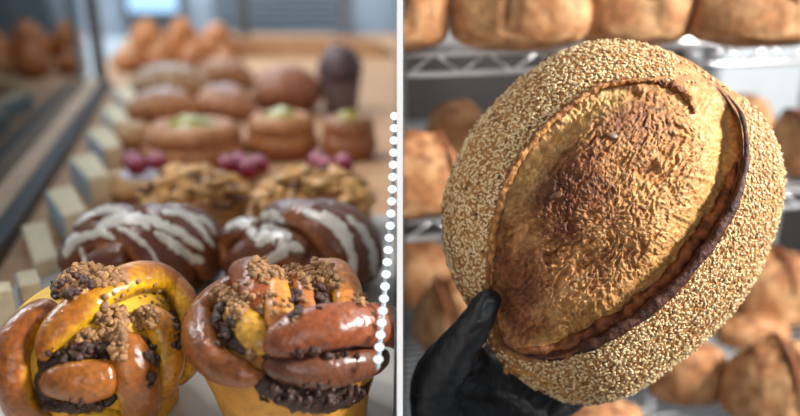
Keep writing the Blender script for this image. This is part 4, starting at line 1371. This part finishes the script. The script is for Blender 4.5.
# ------------------------------------------------------------------ gloved hand
def hand():
    mb = M()
    def limb(rows, n=28):
        """rows: px, py, depth, radius in metres"""
        S = spline([(r[0], r[1], r[2] * 1000, r[3] * 1000) for r in rows], n)
        P = W(S[:, 0], S[:, 1], S[:, 2] / 1000)
        V, F, s, t = tube(P, S[:, 3] * 2 / 1000, S[:, 3] * 2 / 1000, CF, 18, cap=0.0)
        mb.add(V, F)
        for k in (0, -1):
            D, G = sphere_dirs(18, 12)
            mb.add(D * S[k, 3] / 1000 + P[k], G)
    # thumb: tip on the crust, two joints, ball of the thumb
    limb([(488, 302, 0.4300, 0.0082), (481, 314, 0.4310, 0.0096), (471, 330, 0.4350, 0.0110), (460, 344, 0.4420, 0.0126), (449, 360, 0.4520, 0.0148), (437, 382, 0.468, 0.0170), (440, 412, 0.482, 0.0205), (462, 462, 0.495, 0.024)])
    # palm fan from the wrist to the four knuckles
    wr = (482, 520, 0.505, 0.026)
    kn = [(486, 372, 0.5100, 0.0125), (508, 384, 0.5150, 0.0125), (528, 402, 0.5170, 0.0120), (540, 424, 0.5150, 0.0112)]
    for k in kn:
        limb([wr, ((wr[0] + k[0]) / 2, (wr[1] + k[1]) / 2, 0.507, 0.0175), k])
    limb([(450, 400, 0.487, 0.018), (490, 412, 0.500, 0.018), (530, 424, 0.510, 0.013)])
    limb([(464, 350, 0.460, 0.011), (475, 362, 0.494, 0.011), (490, 374, 0.510, 0.012)])
    limb([(452, 372, 0.470, 0.012), (474, 380, 0.492, 0.013), (490, 390, 0.510, 0.013)])     # web between thumb and first finger
    # fingers spread over the back of the loaf
    tips = [[(512, 328, 0.526, 0.0102), (546, 284, 0.530, 0.0096), (572, 252, 0.532, 0.0086)],
            [(542, 342, 0.529, 0.0105), (588, 302, 0.533, 0.0098), (620, 274, 0.535, 0.0088)],
            [(566, 366, 0.527, 0.0100), (612, 336, 0.532, 0.0094), (646, 314, 0.533, 0.0084)],
            [(576, 396, 0.520, 0.0090), (612, 376, 0.522, 0.0083), (640, 362, 0.522, 0.0074)]]
    for k, t in zip(kn, tips):
        limb([k] + t)
    # heel of the hand and forearm running down out of the picture
    limb([(470, 470, 0.500, 0.030), (484, 560, 0.510, 0.027), (500, 700, 0.530, 0.031)])
    o = mb.build('gloved_hand', MT['glove'])
    rm = o.modifiers.new('remesh', 'REMESH'); rm.mode = 'VOXEL'; rm.voxel_size = 0.0013
    sm = o.modifiers.new('smooth', 'SMOOTH'); sm.factor = 0.5; sm.iterations = 10
    dg = bpy.context.evaluated_depsgraph_get()
    me = bpy.data.meshes.new_from_object(o.evaluated_get(dg))
    o.modifiers.clear()
    n = len(me.vertices)
    co = np.empty(n * 3, np.float32); me.vertices.foreach_get('co', co); co = co.reshape(-1, 3).astype(float)
    no = np.empty(n * 3, np.float32); me.vertices.foreach_get('normal', no); no = no.reshape(-1, 3)
    # creases of stretched rubber: fine ridges across the thumb and palm
    w = fbm(co * 40, 2)
    ph = co @ np.array([0.55, 0.1, -0.85]) * 520 + 5 * w
    cre = np.sin(ph) * sstep(0.0, 0.6, fbm(co * 45 + 8, 2))
    co = co + no * (0.00075 * cre + 0.0011 * fbm(co * 75, 3))[:, None]
    me.vertices.foreach_set('co', co.astype(np.float32).ravel())
    me.polygons.foreach_set('use_smooth', np.ones(len(me.polygons), bool))
    if not me.materials:
        me.materials.append(MT['glove'])
    me.update()
    o.data = me
    tag(o, 'hand in a black rubber glove gripping the sesame loaf, thumb on the crust', 'hand')
    return o
hand()
for o in bpy.data.objects:
    if '_o' in o:
        del o['_o']
